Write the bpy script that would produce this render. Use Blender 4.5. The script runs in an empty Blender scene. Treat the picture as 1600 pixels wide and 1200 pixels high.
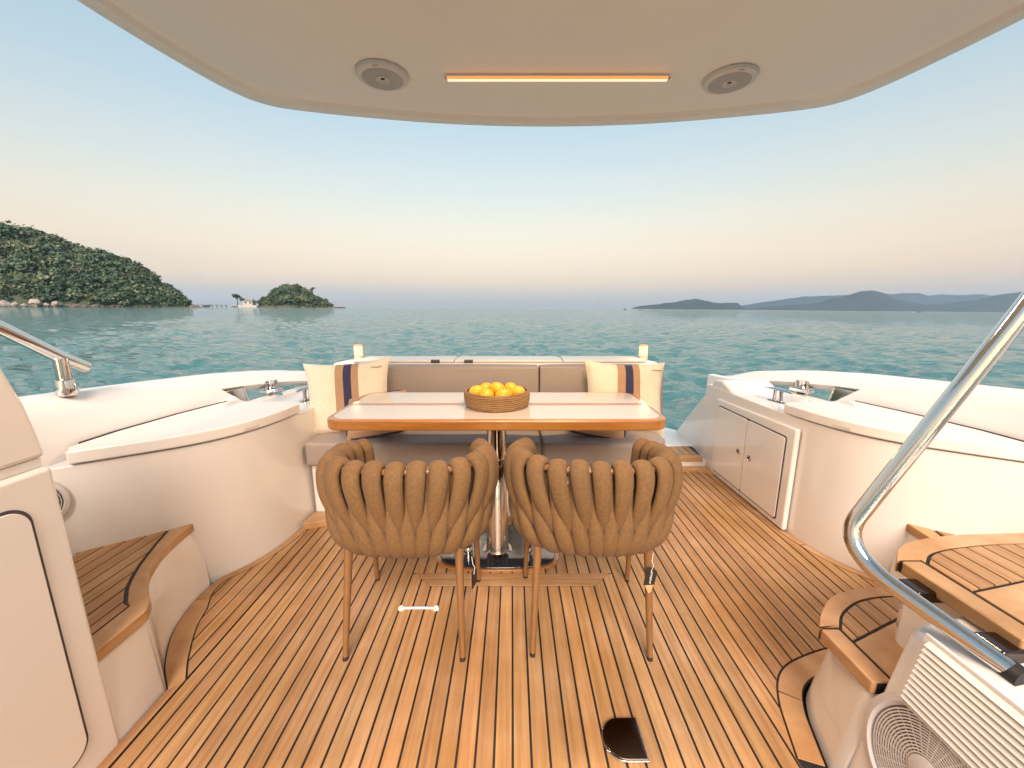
import bpy, bmesh, math, random
import numpy as np
from mathutils import Vector, Matrix, noise
R = math.radians
random.seed(7); rng = np.random.default_rng(7)
SC = bpy.context.scene
COL = SC.collection

# ------------------------------------------------------------------ camera
cam = bpy.data.cameras.new('camera'); co = bpy.data.objects.new('camera', cam); COL.objects.link(co)
cam.sensor_width = 36.0; cam.lens = 36.0 * 610 / 1600
cam.clip_start = 0.02; cam.clip_end = 60000
co.location = (0, 0, 1.22); co.rotation_euler = (R(90 - 11.084), 0, 0)
SC.camera = co

# ------------------------------------------------------------------ sky, sun, exposure
SUN_EL, SUN_AZ = R(41), R(176)          # added warm fill from behind the camera, higher than the dusk sun
W = bpy.data.worlds.new('World'); SC.world = W; W.use_nodes = True
nt = W.node_tree; nt.nodes.clear()
def N(t, k, **kw):
    n = t.nodes.new(k)
    for a, b in kw.items(): setattr(n, a, b)
    return n
out = N(nt, 'ShaderNodeOutputWorld')
sky = N(nt, 'ShaderNodeTexSky', sky_type='NISHITA'); sky.sun_disc = False
sky.sun_elevation = R(8); sky.sun_rotation = SUN_AZ; sky.air_density = 1.2; sky.dust_density = 2.0
bg1 = N(nt, 'ShaderNodeBackground'); bg1.inputs[1].default_value = 0.052
nt.links.new(sky.outputs[0], bg1.inputs[0])
tc = N(nt, 'ShaderNodeTexCoord'); sep = N(nt, 'ShaderNodeSeparateXYZ')
nt.links.new(tc.outputs['Generated'], sep.inputs[0])
# faint streaks of cloud warp the dusk bands
mp = N(nt, 'ShaderNodeMapping'); mp.inputs['Scale'].default_value = (2.2, 2.2, 26)
nz = N(nt, 'ShaderNodeTexNoise'); nz.inputs['Scale'].default_value = 1.6; nz.inputs['Detail'].default_value = 5
nt.links.new(tc.outputs['Generated'], mp.inputs[0]); nt.links.new(mp.outputs[0], nz.inputs['Vector'])
mm = N(nt, 'ShaderNodeMath', operation='MULTIPLY_ADD'); mm.inputs[1].default_value = 0.05; mm.inputs[2].default_value = -0.025
nt.links.new(nz.outputs[0], mm.inputs[0])
ad = N(nt, 'ShaderNodeMath', operation='ADD'); nt.links.new(sep.outputs[2], ad.inputs[0]); nt.links.new(mm.outputs[0], ad.inputs[1])
mr = N(nt, 'ShaderNodeMapRange'); mr.inputs[1].default_value = -0.1; mr.inputs[2].default_value = 0.9
nt.links.new(ad.outputs[0], mr.inputs[0])
ramp = N(nt, 'ShaderNodeValToRGB'); nt.links.new(mr.outputs[0], ramp.inputs[0])
stops = [(-0.1, (.36, .47, .48)), (-0.005, (.66, .64, .62)), (0.04, (.80, .645, .64)), (0.08, (1.0, .665, .58)), (0.125, (1.06, .73, .575)),
         (0.19, (.99, .81, .645)), (0.27, (.80, .80, .75)), (0.37, (.60, .73, .80)), (0.52, (.44, .63, .78)), (0.9, (.30, .50, .72))]
el = ramp.color_ramp.elements
while len(el) > 1: el.remove(el[-1])
for i, (p, c) in enumerate(stops):
    e = el[0] if i == 0 else el.new(p + 0.1)
    e.position = p + 0.1; e.color = (*c, 1)
# thin lavender cloud low over the horizon
mp2 = N(nt, 'ShaderNodeMapping'); mp2.inputs['Scale'].default_value = (1.3, 1.3, 17); mp2.inputs['Location'].default_value = (.7, .2, .3)
nz2 = N(nt, 'ShaderNodeTexNoise'); nz2.inputs['Scale'].default_value = 1.5; nz2.inputs['Detail'].default_value = 7; nz2.inputs['Roughness'].default_value = .6
nt.links.new(tc.outputs['Generated'], mp2.inputs[0]); nt.links.new(mp2.outputs[0], nz2.inputs['Vector'])
cr2 = N(nt, 'ShaderNodeValToRGB'); ce = cr2.color_ramp.elements; ce[0].position = .47; ce[1].position = .68; nt.links.new(nz2.outputs[0], cr2.inputs[0])
bm1 = N(nt, 'ShaderNodeValToRGB'); be = bm1.color_ramp.elements; be[0].position = 0.0; be[0].color = (1, 1, 1, 1); be[1].position = .16; be[1].color = (0, 0, 0, 1); nt.links.new(sep.outputs[2], bm1.inputs[0])
em = be.new(.07); em.color = (1, 1, 1, 1)
mf = N(nt, 'ShaderNodeMath', operation='MULTIPLY'); nt.links.new(cr2.outputs[0], mf.inputs[0]); nt.links.new(bm1.outputs[0], mf.inputs[1])
mf2 = N(nt, 'ShaderNodeMath', operation='MULTIPLY'); mf2.inputs[1].default_value = .5; nt.links.new(mf.outputs[0], mf2.inputs[0])
cmx = N(nt, 'ShaderNodeMix', data_type='RGBA'); cmx.inputs[7].default_value = (.70, .62, .65, 1); nt.links.new(mf2.outputs[0], cmx.inputs[0]); nt.links.new(ramp.outputs[0], cmx.inputs[6])
bg2 = N(nt, 'ShaderNodeBackground'); bg2.inputs[1].default_value = 0.295
nt.links.new(cmx.outputs[2], bg2.inputs[0])
adds = N(nt, 'ShaderNodeAddShader'); nt.links.new(bg1.outputs[0], adds.inputs[0]); nt.links.new(bg2.outputs[0], adds.inputs[1])
nt.links.new(adds.outputs[0], out.inputs['Surface'])

sl = bpy.data.lights.new('fill_sun', 'SUN'); so = bpy.data.objects.new('fill_sun', sl); COL.objects.link(so)  # wide soft lamp added to fill the cockpit with warm light
sl.energy = 3.2; sl.angle = R(32); sl.color = (1.0, .84, .70)
sd = Vector((math.sin(SUN_AZ) * math.cos(SUN_EL), math.cos(SUN_AZ) * math.cos(SUN_EL), math.sin(SUN_EL)))
so.rotation_euler = sd.to_track_quat('Z', 'Y').to_euler(); so.location = (-3, -6, 4)

SC.view_settings.view_transform = 'Standard'; SC.view_settings.look = 'None'
SC.view_settings.exposure = 1.10; SC.view_settings.gamma = 1
SC.view_settings.use_curve_mapping = False
SC.render.engine = 'CYCLES'
cy = SC.cycles; cy.use_denoising = True
try: cy.denoiser = 'OPENIMAGEDENOISE'
except Exception: pass
cy.use_adaptive_sampling = True; cy.adaptive_threshold = .02
cy.max_bounces = 6; cy.diffuse_bounces = 3; cy.glossy_bounces = 4; cy.volume_bounces = 1; cy.transmission_bounces = 4
cy.caustics_reflective = False; cy.caustics_refractive = False; cy.sample_clamp_indirect = 6

# ------------------------------------------------------------------ materials
def mat(name, base, rough=.5, metal=0., coat=0., spec=.5, sheen=0., emit=None, es=0.):
    m = bpy.data.materials.new(name); m.use_nodes = True
    b = m.node_tree.nodes['Principled BSDF']; i = b.inputs
    i['Base Color'].default_value = (*base, 1); i['Roughness'].default_value = rough; i['Metallic'].default_value = metal
    i['Coat Weight'].default_value = coat; i['Coat Roughness'].default_value = .06
    i['Specular IOR Level'].default_value = spec; i['Sheen Weight'].default_value = sheen
    if emit: i['Emission Color'].default_value = (*emit, 1); i['Emission Strength'].default_value = es
    return m, m.node_tree, b
def vary(m, t, b, c1, c2, scale=(1, 1, 1), ns=5., det=6., lo=.3, hi=.7, rand=0., bump=0., bdist=.002, rvar=0., coord='Object'):
    """noise-driven colour between c1 and c2, per-object brightness, bump and roughness change"""
    tc = N(t, 'ShaderNodeTexCoord'); mp = N(t, 'ShaderNodeMapping'); mp.inputs['Scale'].default_value = scale
    t.links.new(tc.outputs[coord], mp.inputs[0])
    nz = N(t, 'ShaderNodeTexNoise'); nz.inputs['Scale'].default_value = ns; nz.inputs['Detail'].default_value = det
    vec = mp.outputs[0]
    if rand:
        oi = N(t, 'ShaderNodeObjectInfo'); av = N(t, 'ShaderNodeVectorMath', operation='MULTIPLY_ADD')
        t.links.new(oi.outputs['Random'], av.inputs[0]); av.inputs[1].default_value = (37, 91, 53); t.links.new(vec, av.inputs[2]); vec = av.outputs[0]
    t.links.new(vec, nz.inputs['Vector'])
    mr = N(t, 'ShaderNodeMapRange'); mr.inputs[1].default_value = lo; mr.inputs[2].default_value = hi
    t.links.new(nz.outputs[0], mr.inputs[0])
    mx = N(t, 'ShaderNodeMix', data_type='RGBA'); mx.inputs[6].default_value = (*c1, 1); mx.inputs[7].default_value = (*c2, 1)
    t.links.new(mr.outputs[0], mx.inputs[0]); col = mx.outputs[2]
    if rand:
        hs = N(t, 'ShaderNodeHueSaturation'); r2 = N(t, 'ShaderNodeMapRange'); r2.inputs[3].default_value = 1 - rand; r2.inputs[4].default_value = 1 + rand
        t.links.new(oi.outputs['Random'], r2.inputs[0]); t.links.new(r2.outputs[0], hs.inputs['Value'])
        r3 = N(t, 'ShaderNodeMath', operation='MULTIPLY_ADD'); r3.inputs[1].default_value = .008 if rand > .08 else .002; r3.inputs[2].default_value = .5 - r3.inputs[1].default_value / 2
        fr = N(t, 'ShaderNodeMath', operation='FRACT'); f2 = N(t, 'ShaderNodeMath', operation='MULTIPLY'); f2.inputs[1].default_value = 7.31
        t.links.new(oi.outputs['Random'], f2.inputs[0]); t.links.new(f2.outputs[0], fr.inputs[0]); t.links.new(fr.outputs[0], r3.inputs[0])
        t.links.new(r3.outputs[0], hs.inputs['Hue']); t.links.new(col, hs.inputs['Color']); col = hs.outputs[0]
    t.links.new(col, b.inputs['Base Color'])
    if bump:
        bp = N(t, 'ShaderNodeBump'); bp.inputs['Strength'].default_value = bump; bp.inputs['Distance'].default_value = bdist
        t.links.new(nz.outputs[0], bp.inputs['Height']); t.links.new(bp.outputs[0], b.inputs['Normal'])
    if rvar:
        rr = N(t, 'ShaderNodeMapRange'); r0 = b.inputs['Roughness'].default_value
        rr.inputs[3].default_value = r0 - rvar; rr.inputs[4].default_value = r0 + rvar
        t.links.new(mr.outputs[0], rr.inputs[0]); t.links.new(rr.outputs[0], b.inputs['Roughness'])
    return m
M = {}
def newmat(key, base, c2=None, **kw):
    vk = {k: kw.pop(k) for k in list(kw) if k in ('scale', 'ns', 'det', 'lo', 'hi', 'rand', 'bump', 'bdist', 'rvar', 'coord')}
    m, t, b = mat(key, base, **kw)
    if c2 is not None: vary(m, t, b, base, c2, **vk)
    M[key] = m; return m
newmat('gelcoat', (.80, .75, .71), (.78, .73, .69), rough=.16, coat=.7, ns=.9, det=2, lo=.1, hi=.9, rvar=.02)
newmat('gelcoat_plain', (.82, .79, .76), (.79, .76, .73), rough=.3, ns=2, rvar=.04)
newmat('headliner', (.80, .765, .72), (.77, .735, .69), rough=.42, ns=1.2, rvar=.05)
newmat('teak', (.45, .248, .108), (.315, .155, .057), rough=.48, scale=(34, 1.6, 34), ns=2.2, det=8, lo=.34, hi=.72, rand=.13, bump=.12, bdist=.001, rvar=.08)
newmat('teak_cross', (.45, .248, .108), (.315, .155, .057), rough=.48, scale=(1.6, 34, 34), ns=2.2, det=8, lo=.34, hi=.72, rand=.1, bump=.12, bdist=.001, rvar=.08)
newmat('teak_trim', (.51, .295, .14), (.40, .205, .085), rough=.4, scale=(5, 5, 24), ns=2.5, det=8, lo=.3, hi=.7, rand=.06, bump=.06, bdist=.001, rvar=.06)
newmat('teak_varnish', (.40, .165, .04), (.30, .105, .018), rough=.24, coat=.5, scale=(2, 12, 40), ns=2.5, det=7, rvar=.05)
newmat('caulk', (.008, .008, .010), (.014, .013, .015), rough=.6, ns=30)
newmat('chrome', (.68, .655, .63), rough=.06, metal=1.)
newmat('steel_plate', (.15, .125, .115), (.09, .075, .07), rough=.16, metal=1., ns=6, rvar=.07)
newmat('black_plate', (.02, .022, .03), rough=.06, coat=.6)
newmat('rubber', (.012, .012, .013), (.02, .02, .02), rough=.55, ns=20)
newmat('gasket', (.05, .04, .05), (.08, .06, .07), rough=.6, ns=20)
newmat('vinyl', (.335, .275, .24), (.31, .255, .22), rough=.45, ns=60, det=4, bump=.12, bdist=.0008, rvar=.04)
newmat('vinyl_dark', (.16, .125, .11), (.18, .14, .12), rough=.55, ns=40)
newmat('velvet', (.175, .090, .031), (.125, .063, .021), rough=.82, sheen=.05, ns=110, det=6, rand=.05, bump=.22, bdist=.0015)
newmat('chair_wood', (.23, .115, .046), (.175, .082, .031), rough=.36, scale=(30, 30, 2), ns=3)
newmat('table_top', (.53, .46, .40), (.50, .435, .38), rough=.16, coat=.4, ns=2.5, rvar=.03)
newmat('cream_fabric', (.80, .71, .57), (.70, .61, .47), rough=.9, sheen=.2, ns=190, det=2, lo=.4, hi=.6, bump=.5, bdist=.002)
newmat('tan_fabric', (.45, .275, .165), (.39, .23, .13), rough=.9, sheen=.2, ns=160, det=2, bump=.4, bdist=.0015)
newmat('navy_fabric', (.032, .034, .09), (.022, .022, .065), rough=.85, sheen=.2, ns=160, det=2, bump=.3, bdist=.001)
newmat('rope', (.42, .235, .10), (.27, .135, .045), rough=.8, scale=(60, 60, 220), ns=1.4, det=4, bump=.9, bdist=.003)
newmat('fruit', (.86, .43, .014), (.80, .34, .008), rough=.38, ns=14, det=5, rand=.05, bump=.08, bdist=.001)
newmat('plastic', (.62, .58, .56), (.58, .545, .53), rough=.4, ns=8)
newmat('plastic_grey', (.40, .375, .37), (.36, .34, .335), rough=.5, ns=8)
newmat('louvre', (.74, .70, .655), (.70, .66, .62), rough=.32, ns=4)
newmat('tag_black', (.014, .012, .012), (.02, .018, .017), rough=.5, ns=30)
newmat('tag_kraft', (.60, .34, .16), (.54, .30, .13), rough=.8, ns=50)
newmat('ink_white', (.75, .72, .68), rough=.6)
newmat('led', (.15, .1, .08), rough=.4, emit=(1.0, .58, .40), es=.85)
newmat('halo_glow', (.15, .1, .08), rough=.4, emit=(1.0, .30, .07), es=.62)  # orange emission standing in for the halo around the lit lamps
newmat('lamp_glow', (.15, .12, .1), rough=.4, emit=(1.0, .57, .27), es=.85)
newmat('leaf', (.055, .095, .048), (.022, .052, .030), rough=.7, ns=.045, det=7, lo=.38, hi=.62)
newmat('leaf_pale', (.135, .15, .085), (.07, .095, .05), rough=.7, ns=.08, det=5)
newmat('leaf_dark', (.062, .085, .036), (.032, .052, .024), rough=.7, ns=.08, det=5, lo=.38, hi=.62)
for k_ in ('teak', 'teak_cross', 'teak_trim'):          # weathering that runs across the boards
    t_ = M[k_].node_tree; b_ = t_.nodes['Principled BSDF']; src = b_.inputs['Base Color'].links[0].from_socket
    ge = N(t_, 'ShaderNodeNewGeometry'); n_ = N(t_, 'ShaderNodeTexNoise'); n_.inputs['Scale'].default_value = 2.6; n_.inputs['Detail'].default_value = 7; n_.inputs['Roughness'].default_value = .62
    t_.links.new(ge.outputs['Position'], n_.inputs['Vector'])
    m1 = N(t_, 'ShaderNodeMapRange'); m1.inputs[1].default_value = .3; m1.inputs[2].default_value = .7; m1.inputs[3].default_value = .80; m1.inputs[4].default_value = 1.16
    m2 = N(t_, 'ShaderNodeMapRange'); m2.inputs[1].default_value = .3; m2.inputs[2].default_value = .7; m2.inputs[3].default_value = 1.10; m2.inputs[4].default_value = .88
    h1 = N(t_, 'ShaderNodeHueSaturation'); t_.links.new(n_.outputs[0], m1.inputs[0]); t_.links.new(n_.outputs[0], m2.inputs[0]); t_.links.new(m1.outputs[0], h1.inputs['Value']); t_.links.new(m2.outputs[0], h1.inputs['Saturation'])
    t_.links.new(src, h1.inputs['Color']); t_.links.new(h1.outputs[0], b_.inputs['Base Color'])
for k_ in ('leaf', 'leaf_dark', 'leaf_pale'):
    t_ = M[k_].node_tree; b_ = t_.nodes['Principled BSDF']; src = b_.inputs['Base Color'].links[0].from_socket
    ge = N(t_, 'ShaderNodeNewGeometry'); m1 = N(t_, 'ShaderNodeMapRange'); m1.inputs[3].default_value = .72; m1.inputs[4].default_value = 1.35
    h1 = N(t_, 'ShaderNodeHueSaturation'); t_.links.new(ge.outputs['Random Per Island'], m1.inputs[0]); t_.links.new(m1.outputs[0], h1.inputs['Value'])
    t_.links.new(src, h1.inputs['Color']); t_.links.new(h1.outputs[0], b_.inputs['Base Color'])
newmat('bark', (.10, .075, .055), (.06, .045, .035), rough=.9, ns=3)
newmat('rock', (.36, .31, .275), (.17, .145, .13), rough=.85, ns=.25, det=8, lo=.35, hi=.65, bump=.5, bdist=.5)
newmat('shore_rock', (.17, .135, .115), (.09, .07, .06), rough=.9, ns=.3, det=8)
newmat('soil', (.06, .075, .04), (.035, .05, .028), rough=.9, ns=.06, det=8)
newmat('far_green', (.022, .034, .036), (.014, .024, .028), rough=.95, ns=.01, det=8)
newmat('white_wall', (.50, .46, .43), (.42, .39, .36), rough=.8, ns=.8)
newmat('roof_grey', (.25, .24, .24), (.19, .18, .18), rough=.8, ns=1)
newmat('hull_dark', (.06, .065, .08), (.04, .045, .05), rough=.5, ns=1)

# ------------------------------------------------------------------ helpers
def tagit(o, label=None, cat=None, group=None, kind=None):
    if label: o['label'] = label
    if cat: o['category'] = cat
    if group: o['group'] = group
    if kind: o['kind'] = kind
    return o
def empty(name, loc, label=None, cat=None, group=None, kind=None):
    o = bpy.data.objects.new(name, None); COL.objects.link(o); o.location = loc; o.empty_display_size = .05
    return tagit(o, label, cat, group, kind)
def wloc(p):
    v = Vector((0, 0, 0))
    while p: v += p.location; p = p.parent
    return v
def obj(name, verts, faces, m, parent=None, smooth=True, bevel=0., seg=2, angle=30, solid=0., mats=None, fmat=None, sub=0):
    v = np.array(verts, dtype=float).reshape(-1, 3)
    c = (v.min(0) + v.max(0)) / 2; c[2] = v[:, 2].min()
    me = bpy.data.meshes.new(name); me.from_pydata((v - c).tolist(), [], faces)
    for mm in (mats or [m]): me.materials.append(M[mm])
    if fmat is not None: me.polygons.foreach_set('material_index', fmat)
    if smooth: me.polygons.foreach_set('use_smooth', [True] * len(me.polygons))
    me.update()
    bm = bmesh.new(); bm.from_mesh(me); bmesh.ops.recalc_face_normals(bm, faces=bm.faces); bm.to_mesh(me); bm.free()
    o = bpy.data.objects.new(name, me); COL.objects.link(o)
    o.location = Vector(c)
    if parent:
        o.parent = parent; o.location = Vector(c) - wloc(parent)
    if solid:
        s = o.modifiers.new('solid', 'SOLIDIFY'); s.thickness = solid; s.offset = -1; s.use_even_offset = True
    if bevel:
        b = o.modifiers.new('bevel', 'BEVEL'); b.width = bevel; b.segments = seg; b.limit_method = 'ANGLE'; b.angle_limit = R(angle); b.harden_normals = True
    if sub:
        s = o.modifiers.new('sub', 'SUBSURF'); s.levels = sub; s.render_levels = sub
    if smooth and not bevel: me.set_sharp_from_angle(angle=R(40))
    return o
def cr(pts, n=8, closed=False):
    """Catmull-Rom through pts"""
    p = [np.array(q, float) for q in pts]; o = []
    k = len(p)
    for i in range(k if closed else k - 1):
        if closed: a, b, c, d = p[i - 1], p[i], p[(i + 1) % k], p[(i + 2) % k]
        else: b, c = p[i], p[i + 1]; a = p[i - 1] if i else 2 * b - c; d = p[i + 2] if i + 2 < k else 2 * c - b
        for j in range(n):
            t = j / n
            o.append(.5 * (2 * b + (c - a) * t + (2 * a - 5 * b + 4 * c - d) * t * t + (3 * b - a - 3 * c + d) * t ** 3))
    if not closed: o.append(p[-1])
    return [tuple(q) for q in o]
def prism(name, poly, z0, z1, m, parent=None, bevel=0., seg=2, top=None, **kw):
    """vertical prism over a plan polygon (optionally another polygon on top)"""
    n = len(poly); top = top or poly
    v = [(x, y, z0) for x, y in poly] + [(x, y, z1) for x, y in top]
    f = [tuple(range(n - 1, -1, -1)), tuple(range(n, 2 * n))] + [(i, (i + 1) % n, n + (i + 1) % n, n + i) for i in range(n)]
    return obj(name, v, f, m, parent, bevel=bevel, seg=seg, **kw)
def slab(name, poly3, vec, m, parent=None, bevel=0., seg=2, **kw):
    """a flat 3-D polygon thickened along vec"""
    n = len(poly3); v = [tuple(p) for p in poly3] + [tuple(np.array(p) + np.array(vec)) for p in poly3]
    f = [tuple(range(n - 1, -1, -1)), tuple(range(n, 2 * n))] + [(i, (i + 1) % n, n + (i + 1) % n, n + i) for i in range(n)]
    return obj(name, v, f, m, parent, bevel=bevel, seg=seg, **kw)
def box(name, a, b, m, parent=None, bevel=.004, seg=2, **kw):
    (x0, y0, z0), (x1, y1, z1) = a, b
    return prism(name, [(x0, y0), (x1, y0), (x1, y1), (x0, y1)], z0, z1, m, parent, bevel, seg, **kw)
def sweep(path, rw, rt=None, seg=12, ref=None, caps=True):
    """tube along path; rw/rt half width and half thickness per point; ref = thickness direction per point"""
    P = [Vector(p) for p in path]; n = len(P); v = []; f = []
    rw = [rw] * n if not hasattr(rw, '__len__') else rw
    rt = rw if rt is None else ([rt] * n if not hasattr(rt, '__len__') else rt)
    prev = None
    for i in range(n):
        T = (P[min(i + 1, n - 1)] - P[max(i - 1, 0)]).normalized()
        if ref is not None: r = Vector(ref[i])
        else: r = prev if prev is not None else (Vector((0, 0, 1)) if abs(T.z) < .9 else Vector((1, 0, 0)))
        nn = r - T * r.dot(T)
        if nn.length < 1e-6: nn = T.orthogonal()
        nn.normalize(); prev = nn; bb = T.cross(nn)
        for j in range(seg):
            a = 2 * math.pi * j / seg
            v.append(tuple(P[i] + bb * rw[i] * math.cos(a) + nn * rt[i] * math.sin(a)))
    for i in range(n - 1):
        for j in range(seg):
            f.append((i * seg + j, i * seg + (j + 1) % seg, (i + 1) * seg + (j + 1) % seg, (i + 1) * seg + j))
    if caps: f += [tuple(range(seg - 1, -1, -1)), tuple(range((n - 1) * seg, n * seg))]
    return v, f
def tube(name, path, r, m, parent=None, seg=14, **kw):
    v, f = sweep(path, r, seg=seg); return obj(name, v, f, m, parent, **kw)
def lathe_geo(prof, c, seg=40, axis='Z'):
    v = []; f = []; n = len(prof)
    for r, h in prof:
        for j in range(seg):
            a = 2 * math.pi * j / seg; p = (r * math.cos(a), r * math.sin(a), h)
            if axis == 'X': p = (p[2], p[0], p[1])
            elif axis == '-X': p = (-p[2], p[0], p[1])
            v.append((p[0] + c[0], p[1] + c[1], p[2] + c[2]))
    for i in range(n - 1):
        for j in range(seg): f.append((i * seg + j, i * seg + (j + 1) % seg, (i + 1) * seg + (j + 1) % seg, (i + 1) * seg + j))
    f += [tuple(range(seg - 1, -1, -1)), tuple(range((n - 1) * seg, n * seg))]
    return v, f
def lathe(name, prof, c, m, parent=None, seg=40, axis='Z', **kw):
    v, f = lathe_geo(prof, c, seg, axis); return obj(name, v, f, m, parent, **kw)
def grid_faces(nr, nc, closed=False):
    return [(i * nc + j, i * nc + (j + 1) % nc, (i + 1) * nc + (j + 1) % nc, (i + 1) * nc + j) for i in range(nr - 1) for j in range(nc if closed else nc - 1)]
def clip(poly, f):
    """keep the side of a plan polygon where f(p) >= 0 (linear f)"""
    o = []
    for i in range(len(poly)):
        a, b = poly[i - 1], poly[i]; fa, fb = f(a), f(b)
        if (fa >= 0) != (fb >= 0):
            t = fa / (fa - fb); o.append((a[0] + (b[0] - a[0]) * t, a[1] + (b[1] - a[1]) * t))
        if fb >= 0: o.append(b)
    q = []
    for p in o:
        if not q or abs(p[0] - q[-1][0]) + abs(p[1] - q[-1][1]) > 1e-4: q.append(p)
    if len(q) > 2 and abs(q[0][0] - q[-1][0]) + abs(q[0][1] - q[-1][1]) < 1e-4: q.pop()
    return q
def area(p): return abs(sum(p[i - 1][0] * p[i][1] - p[i][0] * p[i - 1][1] for i in range(len(p)))) / 2
def off(curve, d):
    """offset a plan polyline sideways by d (left of travel is positive)"""
    o = []
    for i in range(len(curve)):
        a = np.array(curve[max(i - 1, 0)]); b = np.array(curve[min(i + 1, len(curve) - 1)]); t = (b - a) / max(np.linalg.norm(b - a), 1e-9)
        dd = d[i] if hasattr(d, '__len__') else d
        o.append((curve[i][0] - t[1] * dd, curve[i][1] + t[0] * dd))
    return o
MX = .33                                             # the boat is symmetric about x = 0.165
def mir(p): return [(MX - q[0], *q[1:]) for q in p]
TILT = R(0.50); ct, st = math.cos(TILT), math.sin(TILT); SEA = -1.25
def tilt(v):                                         # the boat heels a little: the sea lies half a degree off its deck
    v = np.asarray(v, float); return np.stack([v[:, 0] * ct + v[:, 2] * st, v[:, 1], -v[:, 0] * st + v[:, 2] * ct], 1)

# ------------------------------------------------------------------ sea
def build_sea():
    nr, rmin, rmax = 800, 1.6, 12000.
    r = rmin * (rmax / rmin) ** (np.arange(nr) / (nr - 1))
    th = np.concatenate([np.linspace(R(-62), R(62), 680), np.linspace(R(62), R(298), 60)[1:-1]])
    nc = len(th)
    rr, tt = np.meshgrid(r, th, indexing='ij')
    x = rr * np.sin(tt); y = rr * np.cos(tt); z = np.zeros_like(x)
    ratio = (rmax / rmin) ** (1 / (nr - 1)) - 1
    dr = rr * ratio
    g = np.random.default_rng(21)
    dx = np.zeros_like(x); dy = np.zeros_like(x)
    for i in range(84):
        lam = .32 * (5.5 / .32) ** (g.random()); k = 2 * math.pi / lam
        d = R(205) + g.normal(0, .62)                     # wind across the stern
        a = .0060 * lam ** .85 * (.6 + .8 * g.random())
        a *= .22 if lam > 4 else .6 if lam > 2.6 else 1.55 if .6 < lam else 1.1
        ph = g.random() * 6.28
        fade = np.clip((lam / dr - 1.7) / 1.6, 0, 1)
        q = k * (x * math.cos(d) + y * math.sin(d)) + ph
        # groups of waves come and go
        grp = .65 + .35 * np.sin(.13 * k * (x * math.cos(d + .5) + y * math.sin(d + .5)) + ph * 3)
        z += a * fade * grp * np.cos(q)
        dx -= .8 * a * fade * grp * math.cos(d) * np.sin(q); dy -= .8 * a * fade * grp * math.sin(d) * np.sin(q)
    calm = np.clip((rr - 4.2) / 3, 0.15, 1)              # lee under the hull
    v = np.stack([(x + dx * calm).ravel(), (y + dy * calm).ravel(), (z * calm + SEA).ravel()], 1)
    i, j = np.meshgrid(np.arange(nr - 1), np.arange(nc), indexing='ij'); j2 = (j + 1) % nc
    q = np.stack([i * nc + j, i * nc + j2, (i + 1) * nc + j2, (i + 1) * nc + j], -1).reshape(-1, 4)
    v = tilt(v)
    me = bpy.data.meshes.new('sea'); me.vertices.add(len(v)); me.vertices.foreach_set('co', v.ravel())
    me.loops.add(q.size); me.loops.foreach_set('vertex_index', q[:, ::-1].ravel().astype(np.int32))
    me.polygons.add(len(q)); me.polygons.foreach_set('loop_start', np.arange(0, q.size, 4, dtype=np.int32))
    me.polygons.foreach_set('use_smooth', np.ones(len(q), bool)); me.update(calc_edges=True); me.validate()
    m, t, b = mat('sea_water', (.050, .142, .148), rough=.05, spec=.6); b.inputs['IOR'].default_value = 1.33
    tc = N(t, 'ShaderNodeTexCoord')
    def nzs(scale, sc, det):
        mp = N(t, 'ShaderNodeMapping'); mp.inputs['Scale'].default_value = scale; mp.inputs['Rotation'].default_value = (0, 0, R(18))
        n = N(t, 'ShaderNodeTexNoise'); n.inputs['Scale'].default_value = sc; n.inputs['Detail'].default_value = det
        t.links.new(tc.outputs['Object'], mp.inputs[0]); t.links.new(mp.outputs[0], n.inputs['Vector']); return n
    n1 = nzs((.7, 1.5, 1), 4.5, 4); n2 = nzs((.6, 1.6, 1), 1.15, 5); n3 = nzs((.5, 1.5, 1), .30, 6)
    b3 = N(t, 'ShaderNodeBump'); b3.inputs['Strength'].default_value = .8; b3.inputs['Distance'].default_value = .8; t.links.new(n3.outputs[0], b3.inputs['Height'])
    b1 = N(t, 'ShaderNodeBump'); b1.inputs['Strength'].default_value = .6; b1.inputs['Distance'].default_value = .045
    b2 = N(t, 'ShaderNodeBump'); b2.inputs['Strength'].default_value = .85; b2.inputs['Distance'].default_value = .30
    t.links.new(n1.outputs[0], b1.inputs['Height']); t.links.new(n2.outputs[0], b2.inputs['Height'])
    t.links.new(b3.outputs[0], b1.inputs['Normal']); t.links.new(b1.outputs[0], b2.inputs['Normal']); t.links.new(b2.outputs[0], b.inputs['Normal'])
    me.materials.append(m)
    o = bpy.data.objects.new('sea', me); COL.objects.link(o); o['kind'] = 'structure'
    return o
build_sea()

# ------------------------------------------------------------------ land in the distance
def interp(prof, x): return float(np.interp(x, [p[0] for p in prof], [p[1] for p in prof]))
def ridge(name, prof, Y, spread, m, rough=.1, nx=160, nv=28, kind='structure', label=None, cat=None, lower=0., parent=None):
    xs = np.linspace(prof[0][0], prof[-1][0], nx); v = []
    sc = (prof[-1][0] - prof[0][0]) / 14
    for i, x in enumerate(xs):
        h = max(interp(prof, x) - lower, .3)
        w = spread * h + 4
        for j in range(nv):
            t = j / (nv - 1) * 2 - 1                       # -1 front shore, 0 crest, 1 back
            hh = h * (1 - abs(t) ** 1.5)
            nn = noise.fractal(Vector((x / sc, t * 2, Y)), 1.0, 2.0, 5) * rough * h * (1 - abs(t)) * min(1, abs(t) * 3 + .12)
            v.append((x, Y + t * w, SEA + hh + nn - (2.5 if abs(t) == 1 else 0)))
    v = tilt(v)
    o = obj(name, v, grid_faces(nx, nv), m, parent)
    tagit(o, label, cat, None, kind); return o
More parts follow.
